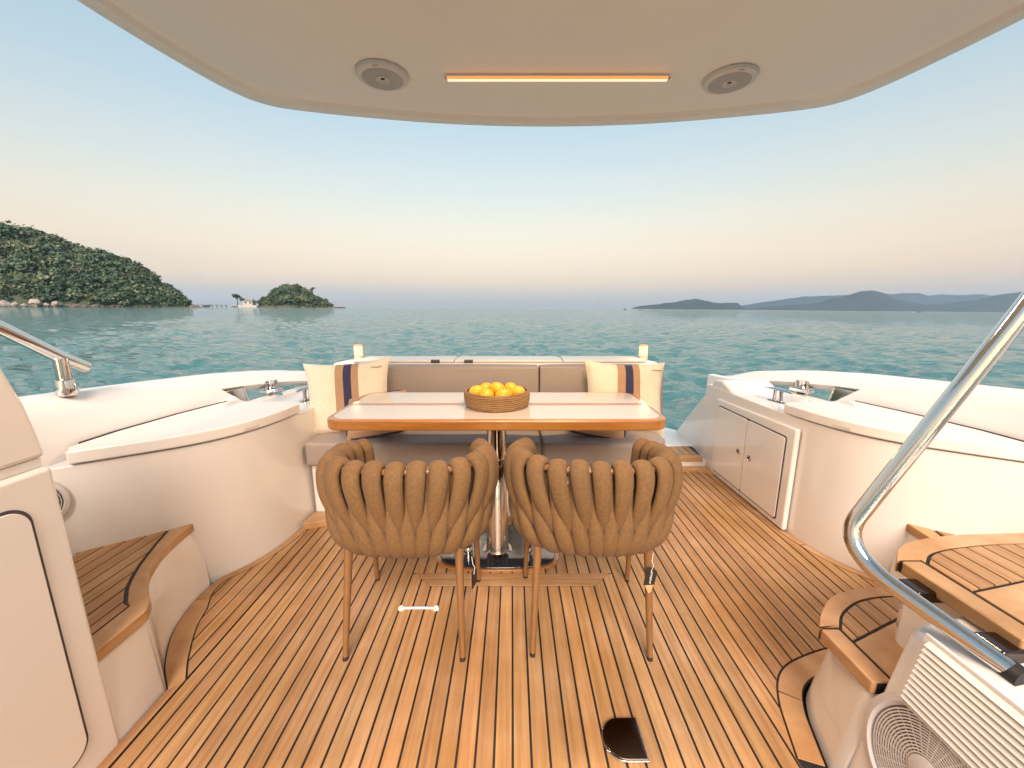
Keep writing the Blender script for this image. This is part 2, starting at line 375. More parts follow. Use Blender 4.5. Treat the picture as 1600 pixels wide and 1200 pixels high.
HEAD = [(-627.6, 79.3), (-556.6, 75.7), (-491.2, 71.0), (-447.5, 67.6), (-431.6, 64.0), (-408.3, 55.7), (-387.0, 50.0), (-368.2, 45.3), (-355.1, 40.5), (-341.9, 35.1), (-329.1, 27.0), (-316.6, 17.1), (-306.3, 9.9), (-295.6, 3.6), (-291, .5)]
ISLE = [(-368, .6), (-364.5, 3.), (-347.5, 4.2), (-334.7, 6.), (-324.0, 13.), (-308.1, 21.6), (-295.1, 26.5), (-284.2, 28.2), (-273.0, 24.3), (-258.7, 17.1), (-246.7, 11.3), (-234.6, 5.5), (-226.5, 3.2), (-220, .5)]
ridge('headland', HEAD, 372, 1.75, 'soil', lower=5.5, nx=150)
ridge('islet', ISLE, 524, 1.2, 'soil', lower=5.0, nx=90)
FAR1 = [(1263.3, 6.1), (1342.9, 30.0), (1610.7, 58.6), (1743.7, 79.4), (1842.9, 100.0), (1943.2, 107.4), (2045.8, 88.5), (2148.7, 69.5), (2283.3, 70.6), (2364.0, 71.3), (2478.6, 9)]
FAR2 = [(2744.2, 10), (2948.3, 37.4), (3167.8, 53.6), (3387.0, 69.9), (3603.6, 100.5), (3708.3, 137.4), (3815.0, 159.8), (3920.3, 189.3), (4025.4, 218.7), (4133.9, 226.8), (4247.6, 206.2), (4406.3, 143.0), (4636.6, 94.5), (4788.2, 74.1), (5078.1, 98.1), (5435.8, 144.2), (5642.2, 203.2), (5854.7, 233.5), (6575.7, 275.0), (7698.2, 198.4), (8200, 10)]
FAR3 = [(5044.7, 79.0), (5330.2, 109.7), (5896.5, 199.1), (6318.8, 272.9), (6602.3, 303.3), (7031.1, 320.8), (7600.8, 353.4), (8602.4, 375.5), (8955.4, 406.4), (9322.2, 367.4), (10615.7, 363.8), (11479.4, 356.8), (13000, 262.1)]
ridge('far_hills', FAR1, 4200, 1.6, 'far_green', rough=.3, nx=220)
ridge('far_hills', FAR2, 4600, 1.6, 'far_green', rough=.3, nx=320)
ridge('far_mountains', [(x * .74, h * .74) for x, h in FAR3], 9000 * .74, 1.3, 'far_green', rough=.3, nx=240)

def crown_faces(V, c, rx, rz, n, g, leaf):
    """leaf-clump quads spread through a crown's volume"""
    d = g.normal(size=(n, 3)); d /= np.linalg.norm(d, axis=1)[:, None]
    d[:, 2] = np.where(d[:, 2] < -.35, d[:, 2] * -.6, d[:, 2])
    p = np.array(c) + d * np.array([rx, rx, rz]) * (.55 + .5 * g.random((n, 1)))
    nr = d + g.normal(0, .5, (n, 3)); nr /= np.linalg.norm(nr, axis=1)[:, None]
    a = np.cross(nr, g.normal(size=(n, 3))); a /= np.linalg.norm(a, axis=1)[:, None]; b = np.cross(nr, a)
    q = leaf * (.5 + .9 * g.random((n, 1)))
    V.append(np.stack([p + a * q, p + b * q * .8, p - a * q * .9, p - b * q], 1).reshape(-1, 3))
LEAFM = ['leaf', 'leaf_dark', 'leaf_pale']
def quads(V): v = np.concatenate(V); return tilt(v), np.arange(len(v)).reshape(-1, 4).tolist()
def forest(name, prof, Y, spread, lower, count, rad, lab, xlim, m, seed):
    g = np.random.default_rng(seed); V = []; fm = []
    tot = 0
    while tot < count:
        x = xlim[0] + (xlim[1] - xlim[0]) * g.random()
        h = max(interp(prof, x) - lower, .3); t = -.95 + 1.08 * g.random() ** .9
        if h * g.random() < 1.2 and g.random() < .8: continue
        w = spread * h + 4; hh = h * (1 - abs(t) ** 1.5)
        if hh < 1.2: continue
        r = rad * (.32 + 1.5 * g.random() ** 2.6) * min(1, .45 + h / 40)
        crown_faces(V, (x, Y + t * w, SEA + hh + r * (.05 + .75 * g.random())), r, r * (.6 + .5 * g.random()), 110, g, .40 + .11 * r)
        fm += [int(g.choice(3, p=(.5, .28, .22)))] * 110
        tot += 1
    vv, F = quads(V); o = obj(name, vv, F, m, smooth=False, mats=LEAFM, fmat=fm)
    return tagit(o, lab, 'forest', None, 'stuff')
forest('headland_forest', HEAD, 372, 1.75, 5.5, 3000, 4.6, 'dense green forest covering the headland on the left', (-560, -294), 'leaf', 3)
forest('islet_forest', ISLE, 524, 1.2, 5.0, 520, 4.0, 'dark green trees covering the small rounded island', (-330, -232), 'leaf_dark', 5)

def rock_geo(c, r, g, sq=.7):
    bm = bmesh.new(); bmesh.ops.create_icosphere(bm, subdivisions=2, radius=1)
    o = Vector(g.normal(size=3) * 9); V = []
    for v in bm.verts:
        k = 1 + .6 * noise.noise(v.co * 1.3 + o) + .3 * noise.noise(v.co * 3 + o)
        V.append((c[0] + v.co.x * r * k, c[1] + v.co.y * r * k * .8, c[2] + v.co.z * r * k * sq))
    F = [tuple(v.index for v in f.verts) for f in bm.faces]; bm.free(); return V, F
g = np.random.default_rng(11)
def shore_front(prof, x, Y, spread, lower):
    h = max(interp(prof, x) - lower, .3); return Y - (spread * h + 4)
def shore(name, prof, Y, spread, lower, xs, rad, lab, seed):
    gg = np.random.default_rng(seed); V = []; F = []
    for x in xs:
        v, f = rock_geo((x, shore_front(prof, x, Y, spread, lower) + 2 + gg.random() * 3, SEA + .3), rad * (.5 + gg.random()), gg, .55)
        k = len(V); V += v; F += [tuple(a + k for a in q) for q in f]
    tagit(obj(name, tilt(np.array(V)), F, 'shore_rock', smooth=False), lab, 'rocks', None, 'stuff')
shore('shoreline_rocks', HEAD, 372, 1.75, 5.5, np.linspace(-560, -293, 190), 2.0, 'low brown rocks along the foot of the headland', 1)
shore('islet_rocks', ISLE, 524, 1.2, 5.0, np.linspace(-366, -221, 95), 1.9, 'brown rocks round the small island shore', 2)
for i, (x, up, r) in enumerate([(-374, 2.0, 3.6), (-369, 1.4, 2.6), (-365, 1.0, 2.0), (-360, 3.0, 4.0), (-355.5, 1.3, 2.4), (-351, 2.0, 3.1)]):
    v, f = rock_geo((x, shore_front(HEAD, x, 372, 1.75, 5.5) - 2.5, SEA + up * .9), r, g, .75)
    where = ['leftmost of the pale boulders on the headland shore', 'second pale boulder from the left on the headland shore', 'small low pale boulder left of the tallest on the headland shore',
             'tallest pale boulder on the headland shore', 'low pale boulder just right of the tallest on the headland shore', 'rightmost of the pale boulders on the headland shore'][i]
    tagit(obj('boulder', tilt(np.array(v)), f, 'rock', smooth=False), where, 'boulder', 'pale boulders at the foot of the headland')
def tree(x, y, z, h, r, lab, grp, seed, flat=.6):
    gg = np.random.default_rng(seed)
    t = empty('tree', tuple(tilt([(x, y, z)])[0]), lab, 'tree', grp)
    path = [(x, y, z - .5), (x + .2, y, z + h * .3), (x - .15, y, z + h * .62), (x, y, z + h * .85)]
    v, f = sweep(path, [h * .05, h * .036, h * .026, h * .012], seg=7)
    for a in (.6, 2.6, 4.6):
        b, q = sweep([(x, y, z + h * .5), (x + r * .5 * math.cos(a), y + r * .5 * math.sin(a), z + h * .78)], [h * .02, h * .008], seg=5)
        k = len(v); v += b; f += [tuple(i + k for i in p) for p in q]
    obj('trunk', tilt(np.array(v)), f, 'bark', t)
    V = []; F = []
    for _ in range(5):
        c = (x + gg.normal(0, r * .4), y + gg.normal(0, r * .4), z + h * (.72 + .22 * gg.random()))
        crown_faces(V, c, r * .6, r * .6 * flat, 60, gg, r * .16)
    vv, F = quads(V); obj('crown', vv, F, 'leaf_dark', t, smooth=False)
tree(-354, 514, SEA + 2.5, 13, 6.2, 'lone dark tree standing left of the house on the small island', 'trees on the small island', 1)
tree(-345, 512, SEA + 2.5, 8, 4.5, 'low bushy tree beside the house on the small island', 'trees on the small island', 2)
tree(-263, 528, SEA + 15, 11, 3.6, 'slender tree rising above the right slope of the small island', 'trees on the small island', 3)
for i, (x, hh) in enumerate([(-361, 9), (-352, 9), (-342, 8)]):
    tree(x, 372, SEA + interp(HEAD, x) - 4.5, hh, 2.6, ['leftmost', 'middle', 'rightmost'][i] + ' of the thin trees standing on the headland skyline', 'thin trees on the headland skyline', 20 + i)
# house on the islet
hs = empty('island_house', tuple(tilt([(-337, 511, SEA + 3)])[0]), 'small pale house with a low roof on the small island', 'house')
def tbox(a, b): return tilt([(x, y, z) for z in (a[2], b[2]) for x, y in ((a[0], a[1]), (b[0], a[1]), (b[0], b[1]), (a[0], b[1]))])
BF = [(3, 2, 1, 0), (4, 5, 6, 7), (0, 1, 5, 4), (1, 2, 6, 5), (2, 3, 7, 6), (3, 0, 4, 7)]
obj('wall', tbox((-343, 508, SEA + 2), (-331, 515, SEA + 8)), BF, 'white_wall', hs, smooth=False)
obj('roof', tilt([(-344, 507, SEA + 8), (-330, 507, SEA + 8), (-330, 516, SEA + 8), (-344, 516, SEA + 8), (-342, 511.5, SEA + 10.6), (-332, 511.5, SEA + 10.6)]), [(3, 2, 1, 0), (0, 1, 5, 4), (1, 2, 5), (2, 3, 4, 5), (3, 0, 4)], 'roof_grey', hs, smooth=False)
for x in (-340.5, -334.5): obj('window', tbox((x, 507.9, SEA + 4.5), (x + 2, 508.1, SEA + 6.6)), BF, 'hull_dark', hs, smooth=False)
# seawall of the house, pier towards the headland
tagit(obj('sea_wall', tbox((-348, 505, SEA - 1), (-324, 506.2, SEA + 2.4)), BF, 'white_wall', smooth=False), 'pale low sea wall below the small island house', 'wall')
pr = empty('pier', tuple(tilt([(-372, 512, SEA)])[0]), 'long dark pier running from the small island towards the headland', 'pier')
obj('pier_deck', tbox((-424, 511, SEA + 2.1), (-366, 513, SEA + 2.5)), BF, 'hull_dark', pr, smooth=False)
for x in np.arange(-422, -365, 6.): obj('post', tbox((x, 511.6, SEA - 1), (x + .6, 512.4, SEA + 2.1)), BF, 'hull_dark', pr, smooth=False)
def boat(x, y, L, lab, hut=True, rz=0.):
    b = empty('small_boat', tuple(tilt([(x, y, SEA)])[0]), lab, 'boat', 'small boats far out on the water')
    s = L / 2; V = [(x - s, y - s * .3, SEA + .9 * s / 2), (x + s * .7, y - s * .3, SEA + .9 * s / 2), (x + s * 1.15, y, SEA + 1.2 * s / 2), (x + s * .7, y + s * .3, SEA + .9 * s / 2), (x - s, y + s * .3, SEA + .9 * s / 2),
                    (x - s * .9, y - s * .2, SEA - .3), (x + s * .6, y - s * .2, SEA - .3), (x + s * .9, y, SEA - .3), (x + s * .6, y + s * .2, SEA - .3), (x - s * .9, y + s * .2, SEA - .3)]
    obj('hull', tilt(V), [(0, 1, 2, 3, 4)] + [(i, (i + 1) % 5, 5 + (i + 1) % 5, 5 + i) for i in range(5)] + [(9, 8, 7, 6, 5)], 'hull_dark', b, smooth=False)
    if hut: obj('cabin', tbox((x - s * .5, y - s * .2, SEA + .44 * s), (x + s * .3, y + s * .2, SEA + 1.05 * s)), BF, 'roof_grey', b, smooth=False)
boat(256, 900, 7, 'tiny dark boat on the horizon left of the far hills')
boat(925, 900, 7, 'tiny dark boat on the water below the highest far hill')
boat(-397, 500, 6, 'small dark boat moored by the middle of the pier', False); boat(-410, 500, 5, 'small dark boat moored at the headland end of the pier', False)
boat(-383, 500, 8, 'longest dark boat moored near the island end of the pier', False)

# ------------------------------------------------------------------ haze
hv = tilt([(x, y, z) for z in (SEA - 8, 420) for x, y in ((-12600, -12600), (12600, -12600), (12600, 12600), (-12600, 12600))])
hz = obj('haze', hv, BF, 'gelcoat', smooth=False); hz.data.materials.clear()
hm = bpy.data.materials.new('haze_air'); hm.use_nodes = True; t = hm.node_tree; t.nodes.clear()
ho = N(t, 'ShaderNodeOutputMaterial'); pv = N(t, 'ShaderNodeVolumePrincipled')
pv.inputs['Color'].default_value = (.58, .76, 1, 1); pv.inputs['Density'].default_value = 6e-5; pv.inputs['Anisotropy'].default_value = .2
for nm_ in ('Density Attribute', 'Color Attribute', 'Temperature Attribute'):
    if nm_ in pv.inputs: pv.inputs[nm_].default_value = ''
try: hm.cycles.homogeneous_volume = True
except Exception: pass
t.links.new(pv.outputs[0], ho.inputs['Volume']); hz.data.materials.append(hm); hz['kind'] = 'stuff'; hz['label'] = 'thin dusk haze over the sea'

# ------------------------------------------------------------------ boat: cockpit deck
FOOT_L = cr([(-1.118, 1.05), (-1.207, 1.142), (-1.296, 1.278), (-1.341, 1.425), (-1.348, 1.54)], 6)
WALL_L = cr([(-1.72, 1.30), (-1.66, 1.345), (-1.5, 1.46), (-1.36, 1.575), (-1.262, 1.71), (-1.205, 1.88), (-1.182, 2.09), (-1.172, 2.35), (-1.17, 2.95)], 6)
WLF = [p for p in WALL_L if p[1] > 1.585 and p[1] < 2.2]
FOOT_R = mir(FOOT_L); WALL_R = mir(WALL_L)
STAIR_F = cr([(1.40, 1.165), (1.2, 1.15), (1.04, 1.105), (.955, 1.06), (.905, .99), (.875, .91), (.85, .835)], 6)
WRF = [(1.505, 2.80)] + [p for p in mir(WLF)[::-1]]
left_edge = [(-1.12, -.6)] + FOOT_L + WLF
right_edge = WRF + FOOT_R[::-1] + [(1.47, 1.17)] + STAIR_F + [(.85, -.6)]
deck_poly = left_edge + [(-1.17, 2.24), (.78, 2.24), (.78, 2.80)] + right_edge
deck = empty('deck', (0.1, 1.2, 0), kind='structure')
prism('caulking_bed', deck_poly, -.05, 0.0, 'caulk', deck)
prism('subfloor', [(-1.9, -1.2), (2.25, -1.2), (2.2, 2.4), (1.95, 3.1), (-1.6, 3.1), (-1.85, 2.4)], -.12, -.052, 'caulk', deck)
# margin boards along the curved feet
def board(name, a, b, parent, z0, z1, m='teak_trim', bevel=.0015):
    return prism(name, list(a) + list(b)[::-1], z0, z1, m, parent, bevel=bevel, seg=1)
CK = .0035
def margins(curve, w, parent, z0, z1, cuts, side=1):
    n = len(curve) - 1; ids = [0] + [int(c * n) for c in cuts] + [n]
    for k in range(len(ids) - 1):
        i0, i1 = ids[k], ids[k + 1]
        seg = curve[i0:i1 + 1]
        if k: seg = [tuple(np.array(seg[0]) + (np.array(seg[1]) - np.array(seg[0])) * .12)] + seg[1:]
        ww = w[i0:i1 + 1] if hasattr(w, '__len__') else w
        inner = off(seg, [side * (x - CK) for x in ww] if hasattr(ww, '__len__') else side * (ww - CK))
        board('margin_board', off(seg, side * CK), inner, parent, z0, z1)
ML = FOOT_L + WLF
wL = [.05 + .03 * math.sin(min(1, i / 14) * math.pi / 2) for i in range(len(ML))]
wL = [w * (.55 if i > 22 else 1 - .45 * max(0, i - 16) / 6) for i, w in enumerate(wL)]
margins(ML, wL, deck, .0005, .004, [.44], side=-1)
MRr = WRF[1:]
margins(MRr, [.045] * len(MRr), deck, .0005, .004, [.5], side=-1)
margins(STAIR_F, .07, deck, .0005, .004, [.62], side=-1)
inner_poly = [(-1.12, -.6), (-1.12, 1.05)] + off(ML, [-w - CK * .5 for w in wL]) + [(-1.13, 2.24), (.78, 2.24), (.78, 2.80), (1.505, 2.80), (1.505, WRF[1][1])] \
    + off(MRr, -.047) + mir(off(FOOT_L, -.01))[::-1] + [(1.47, 1.185)] + off(STAIR_F, -.072) + [(.772, -.6)]
S = .0517; FX = .41; FY0, FY1 = 1.535, 1.617
def plank(name, poly, z0, z1, m, parent):
    if len(poly) >= 3 and area(poly) > 2e-4: prism(name, poly, z0, z1, m, parent, bevel=.0012, seg=1, angle=50)
for k in range(-27, 34):
    x0, x1 = k * S + .0030 + .002, (k + 1) * S - .0030 + .002
    p = clip(clip(inner_poly, lambda q: q[0] - x0), lambda q: x1 - q[0])
    if len(p) < 3: continue
    if -.50 < x0 < .50 and x1 < .50:
        fr = clip(p, lambda q: FY1 - CK - q[1])
        # mitred frame in front of the table
        fr = clip(fr, lambda q: (FY0 - CK - q[1]) if abs((x0 + x1) / 2) < FX - .05 else (FY0 - CK + max(0, 1) * (abs(q[0]) - (FX - .045)) * 1.0 - q[1]) if abs((x0 + x1) / 2) < FX + .045 else 1)
        plank('plank', fr, .0005, .004, 'teak', deck)
        plank('plank', clip(p, lambda q: q[1] - FY1 - CK), .0005, .004, 'teak', deck)
    else:
        plank('plank', p, .0005, .004, 'teak', deck)
fm = (FY0 + FY1) / 2
for a, b in ((FY0, fm - CK / 2), (fm + CK / 2, FY1)):
    xa, xb = FX - .043 + (a - FY0), FX - .043 + (b - FY0)
    prism('frame_board', [(-xa, a), (xa, a), (xb, b), (-xb, b)], .0005, .004, 'teak_cross', deck, bevel=.0012, seg=1)

# ------------------------------------------------------------------ bulwarks with curved lockers
def bulwark(side, label):
    f = (lambda p: p) if side < 0 else mir
    root = empty('bulwark', (-1.7 if side < 0 else MX + 1.7, 1.8, 0), label, 'bulwark')
    # upper wall: sheet with the mooring cut-out, thickened outwards
    ys = [-.5, .3, .9, 1.3, 1.6, 1.9, 2.08, 2.20, 2.34, 2.48, 2.62, 2.76, 2.86, 2.93, 3.0, 3.15, 3.32]
    bX = np.interp; Yb = [-.5, .5, 1.46, 2.14, 2.5, 3.0, 3.4]
    xb = [-1.78, -1.745, -1.70, -1.625, -1.56, -1.455, -1.33]
    Yc = [-.5, .5, 1.5, 1.79, 2.32, 2.7, 3.0, 3.34]; xc = [-1.90, -1.86, -1.81, -1.80, -1.745, -1.665, -1.565, -1.46]
    zc = [.96, .93, .878, .86, .826, .787, .735, .62]
    rows = []
    for kind in range(7):
        row = []
        for y in ys:
            B = float(bX(y, Yb, xb)); C = float(bX(y, Yc, xc)); Z = float(bX(y, Yc, zc)); zt = max(Z - .075, .66)
            sh = (.11 if y == 2.20 else 0)
            if kind == 0: row.append((B + .02, y, -.25))
            elif kind == 1: row.append((B, y, .40))
            elif kind == 2: row.append((B - .006, y + sh, .652))
            elif kind == 3: row.append((B + (C - B) * .42, y, zt))
            elif kind == 4: row.append((B + (C - B) * .72, y, zt + (Z - zt) * .6))
            elif kind == 5: row.append((C, y, Z))
            else: row.append((C - .085, y, Z + .004))
        rows.append(row)
    nc = len(ys); v = [p for r in rows for p in r]; F = []
    for i in range(6):
        for j in range(nc - 1):
            if i == 2 and 2.2 <= ys[j] and ys[j + 1] <= 2.93: continue
            F.append((i * nc + j, i * nc + j + 1, (i + 1) * nc + j + 1, (i + 1) * nc + j))
    o = obj('upper_wall', f(v), F, 'gelcoat', root, bevel=.009, seg=3, angle=40)
    # recalc above may point either way on an open sheet: make the inner side the front
    me = o.data; inn = Vector((1 if side < 0 else -1, 0, 0))
    if sum(p.normal.dot(inn) * p.area for p in me.polygons) < 0: me.flip_normals()
    s = o.modifiers.new('solid', 'SOLIDIFY'); s.thickness = .05; s.offset = -1; s.use_even_offset = True
    o.modifiers.move(1, 0)
    # outer hull side below the cap
    hv = [p for y in ys for p in ((float(bX(y, Yc, xc)) - .088, y, float(bX(y, Yc, zc)) - .003), (float(bX(y, Yc, xc)) - .13, y, .55), (float(bX(y, Yc, xc)) - .13, y, .45), (float(bX(y, Yc, xc)) - .05, y, -1.6))]
    hv = [p for k, y in enumerate(ys) for p in ((float(bX(y, Yb, xb)) - .09, y, .60), (float(bX(y, Yc, xc)) - .17, y, .57), (float(bX(y, Yc, xc)) - .19, y, .45), (float(bX(y, Yc, xc)) - .02, y, -1.8))]
    obj('hull_side', f(hv), grid_faces(nc, 4), 'gelcoat_plain', root, solid=.02)
    # curved locker: wall, coaming, lid
    w = WALL_L; body = w + [(-1.50, 2.95), (-1.60, 2.5), (-1.66, 2.14), (-1.74, 1.46)]
    prism('locker_wall', f(body), -.02, .645, 'gelcoat', root, bevel=.012, seg=3, angle=50)
    front = [p for p in w if 1.36 < p[1] < 2.125 and p[0] > -1.68]
    fr = off(front, -.012)
    lid = [(-1.682, 1.40)] + fr + [(-1.228, 2.128), (-1.607, 2.15), (-1.66, 1.876), (-1.688, 1.6)]
    l = prism('locker_lid', f(lid), .650, .702, 'gelcoat', root, bevel=.008, seg=3, angle=50)
    hg = [(-1.69, 1.45), (-1.694, 1.6), (-1.664, 1.876), (-1.611, 2.15)]
    prism('hinge_gap', f(off(hg, .0016) + off(hg, -.0016)[::-1]), .69, .7045, 'gasket', l)
    c = front[int(len(front) * .60)]; c2 = front[int(len(front) * .60) + 3]
    c, c2 = np.array(c), np.array(c2); d = (c2 - c) / np.linalg.norm(c2 - c); nrm = np.array([d[1], -d[0]])
    cc = c + nrm * .0135; e = cc + d * .075
    pl = [tuple(cc), tuple(e), tuple(e - nrm * .01), tuple(cc - nrm * .01)]
    prism('finger_pull', f(pl), .656, .672, 'plastic', l, bevel=.002)
    return root
BL = bulwark(-1, 'white moulded bulwark on the left with a curved locker and hinged lid')
BR = bulwark(1, 'white moulded bulwark on the right with a curved locker and two doors')
# stern wing closing the right bulwark
wing = [(2.45, -.02), (2.45, .63), (2.62, .662), (2.75, .712), (2.84, .70), (3.06, .48), (3.36, .19), (3.56, -.02)]
obj('stern_wing', [(x, y, z) for x, k in ((1.503, 0), (1.62, .0), (1.84, -.01)) for y, z in wing],
    [tuple(range(8)), tuple(range(23, 15, -1))] + [(i + r * 8, (i + 1) % 8 + r * 8, (i + 1) % 8 + 8 + r * 8, i + 8 + r * 8) for r in (0, 1) for i in range(8)], 'gelcoat', BR, bevel=.02, seg=4, angle=20)
# locker doors in the right wall (plane x = 1.5)
def yz(poly, x, t): return [(x, y, z) for y, z in poly], (t, 0, 0)
def rrect(y0, y1, z0, z1, r, n=5):
    o = []
    for cx, cz, a0 in ((y1 - r, z1 - r, 0), (y0 + r, z1 - r, 90), (y0 + r, z0 + r, 180), (y1 - r, z0 + r, 270)):
        for i in range(n + 1):
            a = R(a0 + 90 * i / n); o.append((cx + r * math.cos(a), cz + r * math.sin(a)))
    return o
p, v = yz([(1.955, .012), (2.76, .012), (2.76, .575), (1.955, .595)], 1.516, -.030); slab('door_surround', p, v, 'gelcoat', BR, bevel=.012, seg=3)
p, v = yz(rrect(2.012, 2.715, .045, .535, .018), 1.487, -.004); slab('door_gasket', p, v, 'gasket', BR)
for a, b, ky in ((2.019, 2.358, 2.30), (2.363, 2.708, 2.42)):
    p, v = yz(rrect(a, b, .052, .528, .014), 1.488, -.010); d = slab('locker_door', p, v, 'gelcoat', BR, bevel=.003)
    lt = lathe('latch', [(.019, 0), (.019, .004), (.015, .006), (.013, .004), (.001, .004)], (1.478, ky, .30), 'chrome', d, 24, axis='-X')
    box('keyhole', (1.471, ky - .0035, .292), (1.4745, ky + .0035, .308), 'rubber', d, bevel=.001)

# mooring hardware in the cut-outs
def cleat(c, ang, label):
    t = empty('mooring_cleat', c, label, 'cleat', 'mooring cleats on the side coamings')
    ca, sa = math.cos(ang), math.sin(ang)
    def L(x, y, z): return (c[0] + x * ca - y * sa, c[1] + x * sa + y * ca, c[2] + z)
    v, f = sweep([L(-.095, 0, .067), L(-.06, 0, .074), L(0, 0, .076), L(.06, 0, .074), L(.095, 0, .067)], [.008, .018, .024, .018, .008], [.005, .0075, .009, .0075, .005], seg=12, ref=[(0, 0, 1)] * 5); obj('horn', v, f, 'chrome', t)
    for s in (-.026, .026):
        v, f = sweep([L(s, 0, .002), L(s * .92, 0, .03), L(s * .8, 0, .07)], [.013, .010, .012], seg=12); obj('leg', v, f, 'chrome', t)
    v, f = sweep([L(-.065, 0, .003), L(-.05, 0, .004), L(.05, 0, .004), L(.065, 0, .003)], [.012, .022, .022, .012], [.003] * 4, seg=12, ref=[(0, 0, 1)] * 4); obj('base_plate', v, f, 'chrome', t)
cleat((-1.30, 2.42, .646), R(80), 'chrome mooring cleat on the left coaming beside the striped pillow')
cleat((MX + 1.325, 2.37, .646), R(100), 'chrome mooring cleat on the right coaming above the locker doors')
def roller(x, y, ang, label):
    t = empty('fairlead_roller', (x, y, .646), label, 'fairlead', 'chrome fairlead rollers in the bulwark openings')
    lathe('roller', [(.028, .045), (.024, .050), (.022, .056), (.022, .088), (.026, .096)], (x, y, .646), 'chrome', t, 20)
    for s in (-1, 1):
        lathe('roller_post', [(.010, .0), (.010, .095)], (x + .036 * math.cos(ang) * s, y + .036 * math.sin(ang) * s, .646), 'chrome', t, 14)
    d = [(math.cos(ang), math.sin(ang)), (-math.sin(ang), math.cos(ang))]
    def q(a, b): return (x + a * d[0][0] + b * d[1][0], y + a * d[0][1] + b * d[1][1])
    prism('bracket', [q(-.06, -.045), q(.06, -.045), q(.07, .03), (q(-.07, .03))],   .666, .690, 'chrome', t, bevel=.005, top=[q(-.058, -.036), q(.058, -.036), q(.06, .03), q(-.06, .03)])
    prism('foot', [q(-.02, -.075), q(.03, -.075), q(.03, 0), q(-.02, 0)], .646, .667, 'chrome', t, bevel=.004, top=[q(-.02, -.04), q(.03, -.04), q(.03, .02), q(-.02, .02)])
roller(-1.612, 2.56, R(70), 'chrome fairlead roller in the left bulwark opening')
roller(MX + 1.612, 2.56, R(110), 'chrome fairlead roller in the right bulwark opening')
def liner(f, label):
    t = empty('opening_trim', f([(-1.60, 2.24, .66)])[0], label, 'trim', 'chrome trims at the ends of the bulwark openings')
    slab('end_plate', f([(-1.652, 2.338, .656), (-1.715, 2.212, .738), (-1.700, 2.338, .738)]), (0, 0, .004), 'chrome', t) if False else None
    sg = -1 if f([(0, 0, 0)])[0][0] == 0 else 1
    slab('end_plate', f([(-1.640, 2.325, .655), (-1.668, 2.206, .742), (-1.652, 2.345, .738), (-1.632, 2.345, .655)]), (sg * .03, 0, 0), 'chrome', t, bevel=.002)
    slab('end_post', f([(-1.628, 2.345, .655), (-1.628, 2.357, .655), (-1.648, 2.357, .738), (-1.648, 2.345, .738)]), (sg * .04, 0, 0), 'chrome', t, bevel=.002)
    slab('far_cheek', f([(-1.49, 2.915, .656), (-1.555, 2.915, .656), (-1.555, 2.915, .676), (-1.49, 2.915, .676)]), (0, .006, 0), 'steel_plate', t)
liner(lambda p: p, 'chrome end trims of the left bulwark opening')
liner(mir, 'chrome end trims of the right bulwark opening')

# ------------------------------------------------------------------ side steps up to the side decks
def side_step(f, label):
    root = empty('side_step', f([(-1.4, 1.2, 0)])[0], label, 'step')
    edge = [(-1.135, .80), (-1.135, 1.055)] + cr([(-1.165, 1.10), (-1.27, 1.205), (-1.335, 1.32), (-1.372, 1.44), (-1.392, 1.59)], 5)
    foot = [(-1.122, .80), (-1.122, 1.05)] + [FOOT_L[int(i * (len(FOOT_L) - 1) / (len(edge) - 3))] for i in range(len(edge) - 2)]
    back = [(-1.50, 1.60), (-1.74, 1.45), (-1.76, .80)]
    prism('riser', f([(x, y) for x, y in foot] + back), -.02, .262, 'gelcoat', root, bevel=.006, top=f([(x - .012, y) for x, y in edge] + back))
    prism('caulking_bed', f([(x - .03, y) for x, y in edge] + [(-1.44, 1.565), (-1.64, 1.40), (-1.70, .80)]), .262, .2965, 'caulk', root)
    inner = [(-1.20, .80), (-1.20, 1.075)] + cr([(-1.225, 1.085), (-1.29, 1.16), (-1.35, 1.262), (-1.40, 1.375), (-1.43, 1.45), (-1.462, 1.545)], 4)
    n = max(len(edge), len(inner))
    nose = edge[:2] + edge[2:] ; ni = inner
    prism('nosing', f(edge + [(-1.455, 1.553)] + inner[2:][::-1] + [(-1.203, 1.070), (-1.203, .80)]), .262, .300, 'teak_trim', root, bevel=.006, seg=3)
    field = [(-1.208, .80), (-1.208, 1.07)] + [(x - .008, y - .004) for x, y in inner[2:]] + [(-1.48, 1.535), (-1.60, 1.42), (-1.655, 1.35), (-1.70, .80)]
    fld = clip(clip(field, lambda q: q[0] + 1.70), lambda q: -.030 * 0 + 1)
    bk = [(-1.47, 1.543), (-1.615, 1.435), (-1.66, 1.38), (-1.665, 1.335), (-1.62, 1.385), (-1.475, 1.508)]
    prism('margin_board', f(bk), .27, .300, 'teak_trim', root, bevel=.0015, seg=1)
    lim = lambda q: ((-1.478) - q[0]) * 0 + (1.502 - q[1]) - (-1.475 - q[0]) * .80
    fld = clip(fld, lim)
    for k in range(-34, -22):
        a, b = k * S + .003, (k + 1) * S - .003
        p = clip(clip(fld, lambda q: q[0] - a), lambda q: b - q[0])
        if len(p) >= 3 and area(p) > 4e-4: prism('plank', f(p), .27, .300, 'teak', root, bevel=.0012, seg=1, angle=50)
    return root
side_step(lambda p: p, 'teak topped step with a curved nosing beside the left bulwark')
side_step(mir, 'small teak tread tip showing behind the upper stair on the right')

